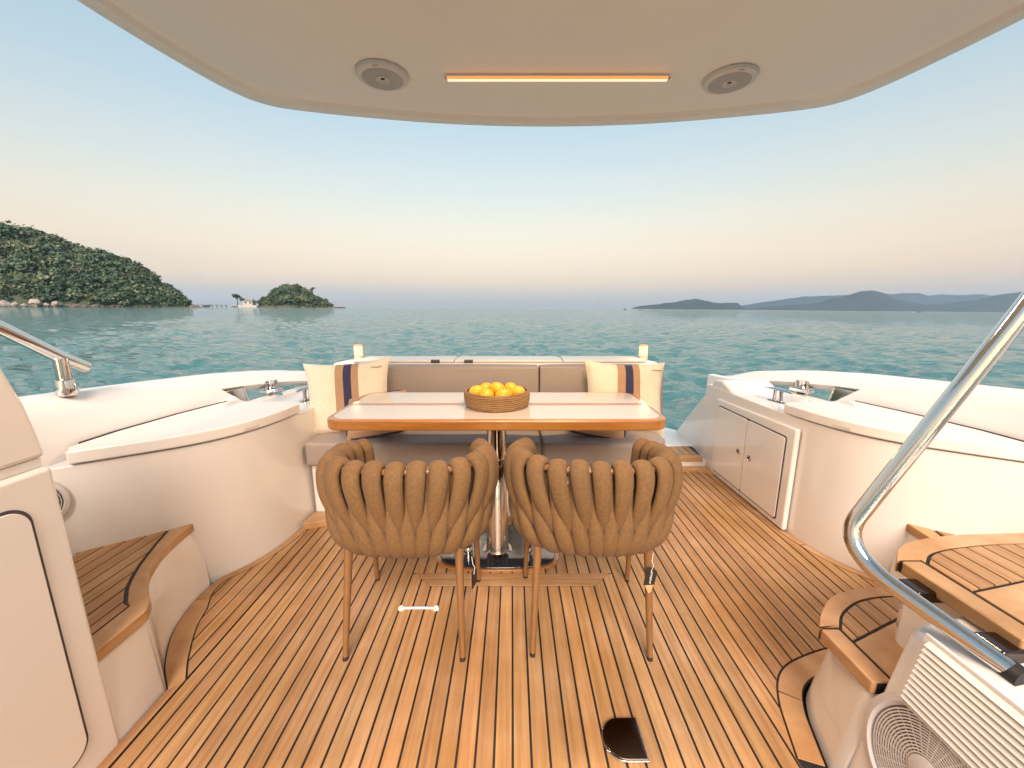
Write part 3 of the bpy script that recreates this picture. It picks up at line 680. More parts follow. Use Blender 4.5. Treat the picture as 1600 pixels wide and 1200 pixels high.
# ------------------------------------------------------------------ left console
cs = empty('console', (-1.35, .4, 0), 'white moulded console with a flush door at the left edge', 'console')
p = [(-.5, -.02), (.905, -.02), (.900, .30), (.898, .845), (-.5, .845)]
slab('lower_body', [(-1.12, y, z) for y, z in p], (-.6, 0, 0), 'gelcoat', cs, bevel=.014, seg=3)
up = [(-.5, .868), (.893, .868), (.888, .92), (.876, 1.0), (.850, 1.10), (.80, 1.21), (.72, 1.31), (.6, 1.40), (.4, 1.47), (-.5, 1.5)]
slab('upper_body', [(-1.122, y, z) for y, z in up], (-.5, 0, 0), 'gelcoat', cs, bevel=.012, seg=3)
slab('shadow_gap', [(-1.132, y, z) for y, z in ((-.5, .846), (.885, .846), (.885, .867), (-.5, .867))], (-.4, 0, 0), 'gelcoat_plain', cs)
slab('door_gasket', [(-1.1165, y, z) for y, z in rrect(-.4, .832, .0685, .779, .048, 8)], (-.004, 0, 0), 'gasket', cs)
slab('door', [(-1.113, y, z) for y, z in rrect(-.39, .826, .074, .772, .045, 8)], (-.005, 0, 0), 'gelcoat', cs, bevel=.003)

# loudspeaker in the left bulwark
def speaker(c, axis, r, label, cat='loudspeaker', rings=9, dome=True, m='plastic'):
    t = empty('loudspeaker', c, label, cat)
    lathe('bezel', [(r * 1.22, -.004), (r * 1.20, .006), (r * 1.06, .010), (r * 1.0, .004), (r * .98, -.002)], c, m, t, 48, axis)
    lathe('cone', [(r * .99, -.001), (r * .99, .001), (r * .5, .001), (.002, .001)], c, 'vinyl_dark', t, 40, axis)
    v = []; f = []
    for i in range(rings):
        rr = r * (.30 + .64 * i / (rings - 1)); w = r * .0125
        a, b = lathe_geo([(rr - w, .002), (rr - w, .0065), (rr + w, .0065), (rr + w, .002)], c, 48, axis)
        k = len(v); v += a; f += [tuple(x + k for x in q) for q in b[:-2]]
    for i in range(28):
        a = 2 * math.pi * i / 28; p = []
        for rr in (r * .28, r * .96):
            for da in (-.012 / (rr / r), .012 / (rr / r)):
                p.append((rr * math.cos(a + da), rr * math.sin(a + da)))
        k = len(v)
        for x, y in (p[0], p[1], p[3], p[2]):
            h = .0055; q = (h, x, y) if axis == 'X' else (-h, x, y) if axis == '-X' else (x, y, -h)
            v.append((q[0] + c[0], q[1] + c[1], q[2] + c[2]))
        f.append((k, k + 1, k + 2, k + 3))
    g = obj('grille', v, f, m, t, smooth=False); g['kind'] = 'stuff'
    if dome: lathe('centre_cap', [(r * .27, .003), (r * .27, .008), (r * .22, .010), (.001, .011)], c, m, t, 32, axis)
    return t
spl = speaker((-1.725, 1.290, .525), 'X', .080, 'round pale speaker on the left bulwark half hidden by the console', rings=8)
spl.rotation_euler = (0, 0, R(-54))

# left handrail
hr = empty('handrail', (-1.80, 1.53, .88), 'short chrome handrail on the left bulwark cap', 'handrail')
tube('rail_tube', [(-1.80, 1.30, 1.21), (-1.80, 1.383, 1.151), (-1.80, 1.547, 1.026), (-1.80, 1.632, .972)], .0235, 'chrome', hr, 18)
tube('stanchion', [(-1.80, 1.545, .87), (-1.80, 1.545, 1.02)], .0235, 'chrome', hr, 18)
lathe('collar', [(.031, .0), (.034, .006), (.034, .034), (.029, .062), (.0235, .066)], (-1.80, 1.545, .872), 'chrome', hr, 20)

# ------------------------------------------------------------------ flybridge stair on the right
sroot = empty('flybridge_stair', (1.1, .8, 0), 'white moulded stair with curved teak treads at the right edge', 'stair')
f1 = [p for p in STAIR_F] ; base = [(1.9, 1.12)] + off(f1, .006) + [(.856, .80), (1.9, .80)]
top_ = [(1.9, 1.10)] + [(x + .054, y - .028 * max(0, (x - .86) / .2 if x < 1.06 else 1)) for x, y in off(f1, .006)] + [(.913, .80), (1.9, .80)]
prism('lower_riser', base, -.02, .264, 'gelcoat', sroot, bevel=.012, seg=3, top=top_)
T1 = cr([(1.30, 1.148), (1.18, 1.150), (1.05, 1.115), (.955, 1.045), (.902, .985)], 6)
t1i = cr([(1.30, 1.112), (1.20, 1.112), (1.10, 1.090), (1.01, 1.040), (.957, .985)], 6)
def tread(edge, inner, straight, z, xr, parent, curve_split):
    """straight = (x, y0, y1) of the inboard edge; edge/inner run from outboard round to its far end"""
    x, y0, y1 = straight
    tr = prism('tread_bed', [(a, b - .012) for a, b in edge] + [(x + .012, y1), (x + .012, y0), (xr, y0), (xr, edge[0][1] - .012)], z - .036, z - .004, 'caulk', parent)
    prism('nosing', edge + [(edge[-1][0] + .002, y1 + .003), (inner[-1][0], y1 + .003)] + inner[::-1], z - .038, z, 'teak_trim', parent, bevel=.006, seg=3)
    prism('nosing', [(x, y0), (x + .053, y0), (x + .053, y1 - .003), (x, y1 - .003)], z - .038, z, 'teak_trim', parent, bevel=.006, seg=3)
    field = [(a + .004, b - .006) for a, b in inner] + [(x + .060, y0), (xr, y0)] + [(xr, inner[0][1] - .006)]
    front = clip(field, lambda q: q[1] - curve_split(q[0]) if False else q[1] - (cs0 + cs1 * q[0]))
    near = clip(field, lambda q: (cs0 + cs1 * q[0]) - .008 - q[1])
    k0 = int(x / S) - 1
    for k in range(k0, k0 + 14):
        a, b = k * S + .0026, (k + 1) * S - .0026
        p = clip(clip(front, lambda q: q[0] - a), lambda q: b - q[0])
        if len(p) >= 3 and area(p) > 2e-4: prism('plank', p, z - .03, z, 'teak', parent, bevel=.0012, seg=1, angle=50)
    if len(near) >= 3: prism('margin_board', near, z - .03, z, 'teak_trim', parent, bevel=.0012, seg=1, angle=50)
cs0, cs1 = .941 - .40 * .96, .40
tread(T1, t1i, (.902, .815, .985), .300, 1.30, sroot, None)
T2 = cr([(1.62, 1.078), (1.48, 1.072), (1.32, 1.062), (1.18, 1.035), (1.10, .998), (1.046, .95)], 6)
t2i = cr([(1.62, 1.028), (1.48, 1.024), (1.365, 1.017), (1.24, .998), (1.16, .973), (1.108, .935)], 6)
cs0, cs1 = .834 - .22 * 1.128, .22
tread(T2, t2i, (1.050, .685, .945), .550, 1.62, sroot, None)
# body under the second tread; its inboard face leans and carries vent and speaker
def face_x(z): return .858 + .20 * z
body = [(face_x(0), 0.0), (face_x(.46), .46), (face_x(.46) + .03, .485), (1.08, .51), (1.75, .51), (1.75, 0)]
yn = .808
obj('moulding', [(x, y, z) for y in (.15, yn) for x, z in body], [tuple(range(6)), tuple(range(11, 5, -1))] + [(i, (i + 1) % 6, 6 + (i + 1) % 6, 6 + i) for i in range(6)], 'gelcoat', sroot, bevel=.022, seg=4, angle=20)
prism('upper_riser', [(1.075, .3), (1.075, .935), (1.12, .985), (1.25, 1.02), (1.62, 1.05), (1.62, .3)], .27, .513, 'gelcoat', sroot, bevel=.012, seg=3)
prism('upper_moulding', [(1.15, .15), (1.15, .66), (1.19, .695), (1.25, .71), (1.62, .72), (1.62, .15)], .51, .615, 'gelcoat', sroot, bevel=.03, seg=4)
# louvred vent on the leaning face
vent = empty('vent', (0.95, .65, .35), 'white louvred air vent in the right stair moulding', 'vent')
def FP(y, z, o=0.): return (face_x(z) - o, y, z)
y0, y1, z0, z1 = .28, .758, .325, .478
for nm, q in (('frame', [(y0 - .014, z0 - .012), (y1 + .012, z0 - .012), (y1 + .012, z0), (y0 - .014, z0)]), ('frame', [(y1, z0), (y1 + .012, z0), (y1 + .012, z1), (y1, z1)]), ('frame', [(y0 - .014, z1), (y1 + .012, z1), (y1 + .012, z1 + .010), (y0 - .014, z1 + .010)])):
    slab(nm, [FP(a, b) for a, b in q], (-.007, 0, 0), 'gelcoat', vent, bevel=.002)
slab('backing', [FP(a, b) for a, b in ((y0, z0), (y1, z0), (y1, z1), (y0, z1))], (-.0015, 0, 0), 'vinyl_dark', vent)
slab('drip_gap', [FP(a, b) for a, b in ((y0 - .01, z0 - .003), (y1 + .004, z0 - .003), (y1 + .004, z0 + .001), (y0 - .01, z0 + .001))], (-.009, 0, 0), 'gasket', vent)
ns = 11; dz = (z1 - z0) / ns
for i in range(ns):
    za = z0 + i * dz
    pts = [FP(y0, za + .001, .014), FP(y0, za + dz * 1.05, .002), FP(y0, za + dz * 1.05 + .0015, .004), FP(y0, za + .003, .0155)]
    slab('slat', pts, (0, y1 - y0, 0), 'louvre', vent, bevel=.0008, seg=1)
sp = speaker((face_x(.222) + .001, .672, .222), '-X', .118, 'large round speaker low on the right stair moulding', rings=14)
sp.rotation_euler = (0, math.atan(.20), 0)
# chrome rail that follows the stair
gr = empty('stair_handrail', (.95, .9, .5), 'large bent chrome handrail crossing the right stair', 'handrail')
A_, K_, B_ = np.array((1.30, .79, 1.72)), np.array((.872, .950, .592)), np.array((1.012, .655, .498))
a1 = K_ + (A_ - K_) * .085; b1 = K_ + (B_ - K_) * .42
bend = [tuple((1 - t) ** 2 * a1 + 2 * t * (1 - t) * K_ + t * t * b1) for t in np.linspace(0, 1, 16)]
rail = [tuple(A_), tuple(A_ + (a1 - A_) * .5)] + bend + [tuple(b1 + (B_ - b1) * .5), tuple(B_)]
tube('rail_tube', rail, .0195, 'chrome', gr, 28)
tube('end_cap', [(1.01, .668, .498), (1.0102, .640, .4975)], .0222, 'rubber', gr, 20)
for y in (.875, .705): box('bracket', (1.005, y - .028, .496), (1.085, y + .028, .528), 'steel_plate', gr, bevel=.006)

# ------------------------------------------------------------------ sofa, transom, platform
sf = empty('sofa', (-.15, 2.4, 0), 'long taupe upholstered bench sofa across the stern', 'sofa')
prism('base', [(-1.168, 2.125), (.82, 2.125), (.90, 2.2), (.92, 2.75), (-1.168, 2.75)], -.01, .335, 'gelcoat', sf, bevel=.02, seg=3)
def cushion(name, x0, x1, y0, y1, z0, z1, rb, parent, lean=0., m='vinyl', rl=0., rr=0., bulge=.010):
    """soft box: a beveled block with a slightly crowned top and front"""
    nx, nz_, ny = 10, 5, 6
    def rp(sx0, sx1, k): return sx0 + (sx1 - sx0) * k
    v = []; f = []
    bm = bmesh.new(); bmesh.ops.create_cube(bm, size=1)
    bmesh.ops.subdivide_edges(bm, edges=bm.edges, cuts=7, use_grid_fill=True)
    for w in bm.verts:
        a, b, c = w.co.x * 2, w.co.y * 2, w.co.z * 2
        e = (1 - a ** 4) * (1 - c ** 4) * bulge if b < -.99 else 0
        h = (1 - a ** 4) * (1 - b ** 4) * bulge if c > .99 else 0
        zz = z0 + (z1 - z0) * (c + 1) / 2 + h
        yy = y0 + (y1 - y0) * (b + 1) / 2 - e + lean * (zz - z0)
        xx = x0 + (x1 - x0) * (a + 1) / 2
        if rl and a < 0: yy += rl * max(0, -a - .8) ** 2 * 12 * (1 - b) / 2
        if rr and a > 0: yy += rr * max(0, a - .7) ** 2 * 9 * (1 - b) / 2
        nn = noise.noise(Vector((xx * 4, yy * 4, zz * 4))) * .0035
        w.co = (xx, yy - (nn if b < -.5 else 0), zz + (nn if c > .9 else 0))
    V = [tuple(w.co) for w in bm.verts]; F = [tuple(w.index for w in q.verts) for q in bm.faces]; bm.free()
    return obj(name, V, F, m, parent, bevel=rb, seg=4, angle=50)
cushion('seat_cushion', -1.163, .168, 2.075, 2.62, .338, .478, .035, sf)
cushion('seat_cushion', .173, .885, 2.075, 2.62, .338, .478, .035, sf, rr=.08)
cushion('back_cushion', -1.150, .178, 2.49, 2.60, .470, .835, .030, sf, lean=.14)
cushion('back_cushion', .183, 1.010, 2.49, 2.60, .470, .835, .030, sf, lean=.14, rr=.04)
tube('piping', [(.1705, 2.068, .35), (.1705, 2.064, .44), (.1705, 2.085, .484), (.1705, 2.45, .487)], .0035, 'vinyl_dark', sf, 8)
tr = empty('transom', (-.1, 2.85, 0), 'white stern transom behind the sofa backrest', 'transom')
prism('transom_body', [(-1.25, 2.665), (1.01, 2.665), (1.035, 2.72), (1.0, 2.90), (.85, 3.02), (-1.0, 3.02), (-1.2, 2.95)], -.6, .845, 'gelcoat_plain', tr, bevel=.03, seg=4)
for a, b in ((-1.10, -.405), (-.40, .35), (.355, .93)):
    prism('cap_panel', [(a, 2.68), (b, 2.68), (b - .01, 2.93), (a + .01, 2.93)], .845, .862, 'gelcoat_plain', tr, bevel=.006, seg=3)
for x in (-.53, -.30): box('hinge', (x - .03, 2.675, .846), (x + .03, 2.69, .8665), 'steel_plate', tr, bevel=.002)
pf = empty('swim_platform', (.9, 3.3, 0), 'white swim platform and teak step at the stern', 'platform')
prism('platform', [(-1.6, 2.6), (1.7, 2.6), (1.75, 3.55), (1.6, 3.82), (1.2, 3.98), (.5, 4.02), (-1.6, 4.02)], -.55, -.06, 'gelcoat_plain', pf, bevel=.02)
prism('stern_ledge', [(.90, 3.075), (1.52, 3.075), (1.54, 3.5), (1.30, 3.78), (1.0, 3.86), (.70, 3.86), (.85, 3.1)], -.2, .10, 'gelcoat_plain', pf, bevel=.02, seg=3)
prism('step_riser', [(.90, 2.835), (1.50, 2.835), (1.50, 3.07), (.90, 3.07)], -.1, .066, 'gelcoat', pf, bevel=.004)
prism('caulking_bed', [(.91, 2.84), (1.455, 2.84), (1.485, 3.06), (.91, 3.06)], .066, .0965, 'caulk', pf)
prism('nosing', [(.90, 2.818), (1.46, 2.818), (1.46, 2.865), (.90, 2.865)], .062, .100, 'teak_cross', pf, bevel=.005)
for k in range(17, 29):
    a, b = k * S + .003, min((k + 1) * S - .003, 1.46)
    if b > a + .01: prism('plank', [(a, 2.871), (b, 2.871), (b, 3.055), (a, 3.055)], .07, .100, 'teak', pf, bevel=.0012, seg=1)
tagit(prism('toe_ledge', [(1.06, 2.74), (1.40, 2.775), (1.50, 2.70), (1.505, 2.80), (1.505, 2.832), (.93, 2.832), (.93, 2.74)], .001, .022, 'teak_trim', bevel=.003), 'teak wedge at the foot of the stern step on the right', 'ledge')
tagit(prism('toe_ledge', [(-1.172, 1.99), (-1.13, 1.985), (-1.02, 2.03), (-.80, 2.06), (-.55, 2.075), (-.55, 2.12), (-1.165, 2.12)], .001, .040, 'teak_trim', bevel=.006, seg=3), 'teak wedge at the foot of the sofa on the left', 'ledge')

# ------------------------------------------------------------------ pillows
def pillow_geo(w, h, t, n=26, pinch=.115):
    V = []; F = []
    for s in (1, -1):
        for i in range(n):
            for j in range(n):
                u, v_ = -1 + 2 * i / (n - 1), -1 + 2 * j / (n - 1)
                d = max(0, (1 - u ** 4)) ** .55 * max(0, (1 - v_ ** 4)) ** .55
                pu = 1 - pinch * (1 - v_ ** 2); pv = 1 - pinch * (1 - u ** 2)
                wr = .006 * noise.noise(Vector((u * 3.1, v_ * 3.1, s * 5 + w * 9)))
                V.append((u * w / 2 * pv * (1 - .0) if False else u * w / 2 * (1 - pinch * (1 - v_ ** 2) * abs(u) ** 2), s * (t / 2 * d + (wr if d > .05 else 0)), v_ * h / 2 * (1 - pinch * (1 - u ** 2) * abs(v_) ** 2)))
        k = (0 if s == 1 else n * n)
        for i in range(n - 1):
            for j in range(n - 1):
                q = (k + i * n + j, k + (i + 1) * n + j, k + (i + 1) * n + j + 1, k + i * n + j + 1)
                F.append(q if s == -1 else q[::-1])
    return np.array(V), F, n
def place(V, c, rx, ry, rz):
    m = Matrix.Translation(Vector(c)) @ Matrix.Rotation(rz, 4, 'Z') @ Matrix.Rotation(ry, 4, 'Y') @ Matrix.Rotation(rx, 4, 'X')
    return [tuple(m @ Vector(p)) for p in V], m
def big_pillow(c, rx, ry, rz, label, sx0, w=.50, h=.45):
    root = empty('striped_pillow', (c[0], c[1], .48), label, 'pillow', 'striped pillows on the sofa')
    V, F, n = pillow_geo(w, h, .15)
    Vw, m = place(V, c, rx, ry, rz)
    o = obj('cover', Vw, F, 'cream_fabric', root, smooth=True)
    for a, b, mt, lift in ((sx0, sx0 + .135, 'tan_fabric', .0016), (sx0 + .048, sx0 + .094, 'navy_fabric', .0030)):
        P = []; G = []; nu, nv = 7, 40
        for i in range(nu):
            for j in range(nv):
                x = a + (b - a) * i / (nu - 1); u = x / (w / 2); v_ = -.985 + 1.97 * j / (nv - 1)
                d = max(0, (1 - u ** 4)) ** .55 * max(0, (1 - v_ ** 4)) ** .55
                wr = .006 * noise.noise(Vector((u * 3.1, v_ * 3.1, -5 + w * 9)))
                P.append((x * (1 - .115 * (1 - v_ ** 2) * abs(u) ** 2), -(.15 / 2 * d + wr) - lift - .001, v_ * h / 2 * (1 - .115 * (1 - u ** 2) * abs(v_) ** 2)))
        Pw, _ = place(P, c, rx, ry, rz)
        obj('stripe', Pw, grid_faces(nu, nv), mt, root)
    # small stitched mark by the top corner
    d = lambda x, z: tuple(m @ Vector((x, -.0765 * (1 - (2 * x / w) ** 4) ** .55 * (1 - (2 * z / h) ** 4) ** .55 - .002, z)))
    tube('stitched_mark', [d(.155, .170), d(.185, .168), d(.205, .168), d(.216, .174)], .0018, 'tag_black', root, 6)
    return root
big_pillow((-1.005, 2.345, .675), R(-17), R(-3.5), R(8), 'large cream pillow with tan and navy stripe at the left end', -.055, w=.52, h=.47)
big_pillow((.695, 2.365, .672), R(-17), R(1.5), R(-4), 'large cream pillow with tan and navy stripe at the right end', -.055, w=.50, h=.46)
def small_pillow(c, rx, ry, rz, label, w=.40, h=.30):
    root = empty('piped_pillow', (c[0], c[1], .48), label, 'pillow', 'tan pillows with navy piping')
    V, F, n = pillow_geo(w, h, .11, 20, .03); Vw, m = place(V, c, rx, ry, rz); obj('cover', Vw, F, 'tan_fabric', root)
    e = []
    for a in range(64):
        t = 2 * math.pi * a / 64; u = math.copysign(abs(math.cos(t)) ** .28, math.cos(t)); v_ = math.copysign(abs(math.sin(t)) ** .28, math.sin(t))
        e.append((u * w / 2, 0, v_ * h / 2))
    e.append(e[0]); Pw, _ = place(e, c, rx, ry, rz)
    tube('piping', Pw, .006, 'navy_fabric', root, 8)
small_pillow((-.79, 2.215, .605), R(-40), R(-8), R(6), 'tan pillow with navy piping leaning on the left striped pillow', w=.35, h=.27)
small_pillow((.50, 2.235, .580), R(-46), R(9), R(-4), 'tan pillow with navy piping behind the right half of the table', w=.34, h=.25)

# ------------------------------------------------------------------ lanterns on the transom
for x, y, lab in ((-1.105, 2.80, 'small glowing cylindrical lantern behind the left striped pillow'), (.945, 2.80, 'small glowing cylindrical lantern behind the right striped pillow')):
    l = empty('lantern', (x, y, .80), lab, 'lantern', 'glowing lanterns on the transom')
    lathe('base', [(.034, .0), (.034, .026), (.030, .030)], (x, y, .845), 'plastic_grey', l, 24)
    lathe('halo_ring', [(.030, .030), (.0305, .036), (.029, .037)], (x, y, .845), 'halo_glow', l, 24)  # glowing ring added to imitate the halo at the lantern's foot
    lathe('shade', [(.029, .036), (.029, .102), (.027, .106)], (x, y, .845), 'lamp_glow', l, 28)
    lathe('cap', [(.030, .106), (.030, .110), (.026, .113)], (x, y, .845), 'halo_glow', l, 24)  # cap is no light source; its orange glow imitates the halo
    pl = bpy.data.lights.new('lantern_light', 'POINT'); pl.energy = .6; pl.color = (1, .62, .30); pl.shadow_soft_size = .035
    po = bpy.data.objects.new('lantern_light', pl); COL.objects.link(po); po.parent = l; po.location = (0, -.10, .13)

# ------------------------------------------------------------------ table
TX, TY = -.066, 1.848
tb = empty('dining_table', (TX, 1.785, 0), 'cream topped dining table with teak edge on a chrome pedestal', 'table')
def rr2(x0, x1, y0, y1, r, n=7):
    return [(a, b) for a, b in rrect(x0, x1, y0, y1, r, n)]
X0, X1, Y0, Y1 = -.797, .665, 1.564, 2.126
prism('edge_frame', rr2(X0, X1, Y0, Y1, .075), .713, .7585, 'teak_varnish', tb, bevel=.008, seg=4)
ym = 1.842
inn = rr2(X0 + .024, X1 - .024, Y0 + .024, Y1 - .024, .064)
prism('top_panel', clip(inn, lambda q: ym - .028 - q[1]), .74, .7605, 'table_top', tb, bevel=.0008, seg=1)
prism('top_panel', clip(inn, lambda q: q[1] - ym - .022), .74, .7605, 'table_top', tb, bevel=.0008, seg=1)
prism('centre_strip', [(X0 + .026, ym - .0275), (X1 - .026, ym - .0275), (X1 - .026, ym + .0215), (X0 + .026, ym + .0215)], .74, .7600, 'teak_varnish', tb)
PX, PY = -.073, 1.785
lathe('column', [(.074, .018), (.060, .024), (.055, .04), (.055, .50), (.053, .505), (.046, .508), (.046, .69)], (PX, PY, 0), 'chrome', tb, 48)
box('mounting_plate', (PX - .16, PY - .13, .688), (PX + .16, PY + .19, .716), 'steel_plate', tb, bevel=.005)
bp = [(PX - .27, 1.70), (PX - .225, 1.662), (PX - .12, 1.642), (PX, 1.637), (PX + .12, 1.642), (PX + .225, 1.662), (PX + .275, 1.70), (PX + .285, 1.80), (PX + .26, 1.95), (PX + .16, 2.0), (PX - .16, 2.0), (PX - .26, 1.95), (PX - .285, 1.80)]
bpc = cr(bp, 4, closed=True)
prism('plinth', [(PX + (x - PX) * 1.07, PY + (y - PY) * 1.07) for x, y in bpc], .003, .010, 'teak_varnish', tb, bevel=.002)
prism('base_plate', bpc, .010, .019, 'black_plate', tb, bevel=.004, seg=3)
kn = lathe('release_knob', [(.021, .0), (.021, .016), (.019, .018), (.019, .024), (.021, .026), (.021, .046), (.018, .050), (.001, .050)], (.080, 1.728, .019), 'chrome', tb, 28)
lathe('release_knob', [(.021, .0), (.021, .016), (.019, .018), (.019, .024), (.021, .026), (.021, .046), (.018, .050), (.001, .050)], (-.215, 1.728, .019), 'chrome', tb, 28)

# bowl of fruit
bx, by, bz = -.072, 1.832, .7605
bw = empty('rope_bowl', (bx, by, bz), 'round coiled rope bowl in the middle of the table', 'bowl')
lathe('liner', [(.120, .002), (.140, .006), (.146, .030), (.148, .062), (.143, .062), (.139, .02), (.12, .012), (.001, .012)], (bx, by, bz), 'bark', bw, 48)
for i in range(7):
    zz = .0065 + i * .0094; r = .147 + .006 * math.sin(min(1, i / 4) * math.pi / 2) - (.002 if i == 0 else 0)
    ring = [(bx + r * math.cos(a), by + r * math.sin(a), bz + zz + .0006 * math.sin(9 * a + i)) for a in np.linspace(0, 2 * math.pi, 61)]
    v, f = sweep(ring, .0056, .0046, seg=8, ref=[(0, 0, 1)] * 61, caps=False); obj('coil', v, f, 'rope', bw)
ring = [(bx + .150 * math.cos(a), by + .150 * math.sin(a), bz + .069) for a in np.linspace(0, 2 * math.pi, 61)]
v, f = sweep(ring, .0068, .0060, seg=10, ref=[(0, 0, 1)] * 61, caps=False); obj('rim', v, f, 'chair_wood', bw)
fr_pos = [(-.098, -.005, .060, 20, 'leftmost yellow fruit in the rope bowl'), (-.045, -.075, .058, 80, 'front left yellow fruit in the rope bowl'), (.032, -.070, .058, 10, 'front right yellow fruit in the rope bowl'),
          (.096, -.012, .060, -30, 'rightmost yellow fruit in the rope bowl'), (-.058, .062, .060, 50, 'back left yellow fruit in the rope bowl'), (.066, .066, .060, 120, 'back right yellow fruit in the rope bowl'),
          (.002, .012, .072, 150, 'topmost yellow fruit in the middle of the rope bowl')]
for dx, dy, dz, an, lab in fr_pos:
    prof = [(.034 * math.sin(t) ** .92, -.040 * math.cos(t)) for t in np.linspace(.02, math.pi - .02, 22)]
    prof = [(r, h + (.004 * max(0, (h - .034) / .006) if h > .034 else 0)) for r, h in prof]
    v, f = lathe_geo(prof, (0, 0, 0), 28)
    mm = Matrix.Translation((bx + dx, by + dy, bz + dz)) @ Matrix.Rotation(R(an), 4, 'Z') @ Matrix.Rotation(R(75), 4, 'Y')
    tagit(obj('lemon', [tuple(mm @ Vector(p)) for p in v], f, 'fruit'), lab, 'lemon', 'yellow fruit in the rope bowl')

# ------------------------------------------------------------------ woven chairs
CXc = -.374
chair = empty('woven_chair', (CXc, 1.36, 0), 'brown woven barrel chair on the left facing the table', 'chair', 'woven chairs at the table')
ringp = [(-.244, .185), (-.270, .10), (-.277, .0), (-.252, -.095), (-.192, -.150), (-.105, -.175), (0, -.182)]
ringp = ringp + [(-x, y) for x, y in ringp[:-1][::-1]]
rg = np.array(cr([(x * .95, y) for x, y in ringp], 16)); sl_ = np.concatenate([[0], np.cumsum(np.linalg.norm(np.diff(rg, axis=0), axis=1))]); LT = sl_[-1]
def ring_at(s):
    s = min(max(s, 0), LT); x = np.interp(s, sl_, rg[:, 0]); y = np.interp(s, sl_, rg[:, 1])
    a = np.array([np.interp(min(s + .02, LT), sl_, rg[:, 0]) - np.interp(max(s - .02, 0), sl_, rg[:, 0]), np.interp(min(s + .02, LT), sl_, rg[:, 1]) - np.interp(max(s - .02, 0), sl_, rg[:, 1])])
    a /= np.linalg.norm(a); return np.array([x, y]), np.array([-a[1], a[0]]) * -1      # outward normal
ZS = [.34, .38, .42, .46, .52, .60, .68, .74]; KS = [.74, .82, .885, .935, .98, 1.01, 1.02, 1.02]
def rim_z(s):                                        # arms dip a little towards the front
    q = abs(s / LT - .5) * 2; return -.052 * max(0, q - .35) ** 1.6 / .65 ** 1.6
def cpt(s, z, o, dz=0.):
    p, n = ring_at(s); k = np.interp(z, ZS, KS); p = p * k + n * o
    return (CXc + p[0], 1.36 + p[1], z + dz), (n[0], n[1], 0)
NS = 17
for k in range(NS):
    s0 = LT * (.018 + .964 * k / (NS - 1)); c = (s0 / LT - .54)
    lean = -.088 * math.tanh(c * 5); jz = random.uniform(-.004, .004); dz = rim_z(s0)
    SH = lambda z: max(0, (.70 - z) / .28)
    A = [(.50, -.026, .0, .027), (.60, -.028, 0, .030), (.675, -.027, 0, .0285), (.704, -.021, 0, .0295), (.7205, 0.0, 0, .0305), (.706, .021, 0, .0308), (.675, .034, 1, .0305), (.63, .039, 1, .0285),
         (.59, .038, 1, .0255), (.55, .034, 1, .020), (.51, .028, 1, .0135), (.475, .020, 1, .0085), (.445, .006, 1, .005)]
    A = [(z, o, SH(z) * k_, w_, .60 * w_ + .0012) for z, o, k_, w_ in A]
    P = []; Rf = []; w = []; th = []
    for z, o, sh, ww, tt in A:
        q, n = cpt(s0 + lean * sh, z, o, dz * min(1, max(0, (z - .40) / .3)) + jz); P.append(q); w.append(ww); th.append(tt)
        up = max(0, 1 - abs(z - .7205) / .03) if .69 < z else 0
        sgn = 1 if o >= 0 else -1
        Rf.append((n[0] * sgn * (1 - up), n[1] * sgn * (1 - up), up + 1e-3))
    Pc = cr(P, 3); n3 = len(Pc); ii = np.linspace(0, len(P) - 1, n3)
    wi = np.interp(ii, range(len(P)), w); ti = np.interp(ii, range(len(P)), th)
    Rn = [tuple(np.array([np.interp(i, range(len(P)), [r[d] for r in Rf]) for d in range(3)])) for i in ii]
    # ring cross-section: width along the ring, thickness outward
    v, f = sweep(Pc, list(wi), list(ti), seg=14, ref=None if False else Rn)
    obj('strap', v, f, 'velvet', chair)
for k in range(NS - 1):
    s0 = LT * (.018 + .964 * (k + .5) / (NS - 1)); c = (s0 / LT - .54)
    lean = -.088 * math.tanh(c * 5); dz = rim_z(s0)
    B = [(.690, .002, 1, .005), (.65, .010, 1, .007), (.61, .019, 1, .011), (.57, .027, 1, .0165), (.53, .033, 1, .0215), (.49, .037, 1, .0262), (.45, .037, 1, .0290), (.42, .028, 1, .0290), (.400, .010, 1, .0278), (.390, -.016, 1, .026), (.389, -.06, 1, .026), (.389, -.10, 1, .022)]
    B = [(z, o, SH(max(z, .40)), w_, .60 * w_ + .0012) for z, o, k_, w_ in B]
    P = []; Rf = []
    for z, o, sh, ww, tt in B:
        q, n = cpt(s0 + lean * sh, z, o, dz * min(1, max(0, (z - .45) / .3))); P.append(q)
        dn = min(1, max(0, (.40 - z) / .035)); Rf.append((n[0] * (1 - dn), n[1] * (1 - dn), -dn))
    Pc = cr(P, 3); ii = np.linspace(0, len(P) - 1, len(Pc))
    wi = np.interp(ii, range(len(P)), [b[3] for b in B]); ti = np.interp(ii, range(len(P)), [b[4] for b in B])
    Rn = [tuple(np.array([np.interp(i, range(len(P)), [r[d] for r in Rf]) for d in range(3)])) for i in ii]
    v, f = sweep(Pc, list(wi), list(ti), seg=14, ref=Rn); obj('strap', v, f, 'velvet', chair)
rl = [cpt(s, .700, 0, rim_z(s))[0] for s in np.linspace(0, LT, 50)]
tube('top_rail', rl, .0115, 'chair_wood', chair, 12)
rl = [cpt(s, .398, -.012)[0] for s in np.linspace(0, LT, 50)]
tube('lower_rail', rl, .011, 'chair_wood', chair, 10)
seat = [(CXc + p[0] * .84, 1.36 + p[1] * .84) for p in rg[::3]] + [(CXc + .20, 1.36 + .215), (CXc, 1.36 + .228), (CXc - .20, 1.36 + .215)]
prism('seat_cushion', seat, .400, .47, 'velvet', chair, bevel=.022, seg=4)
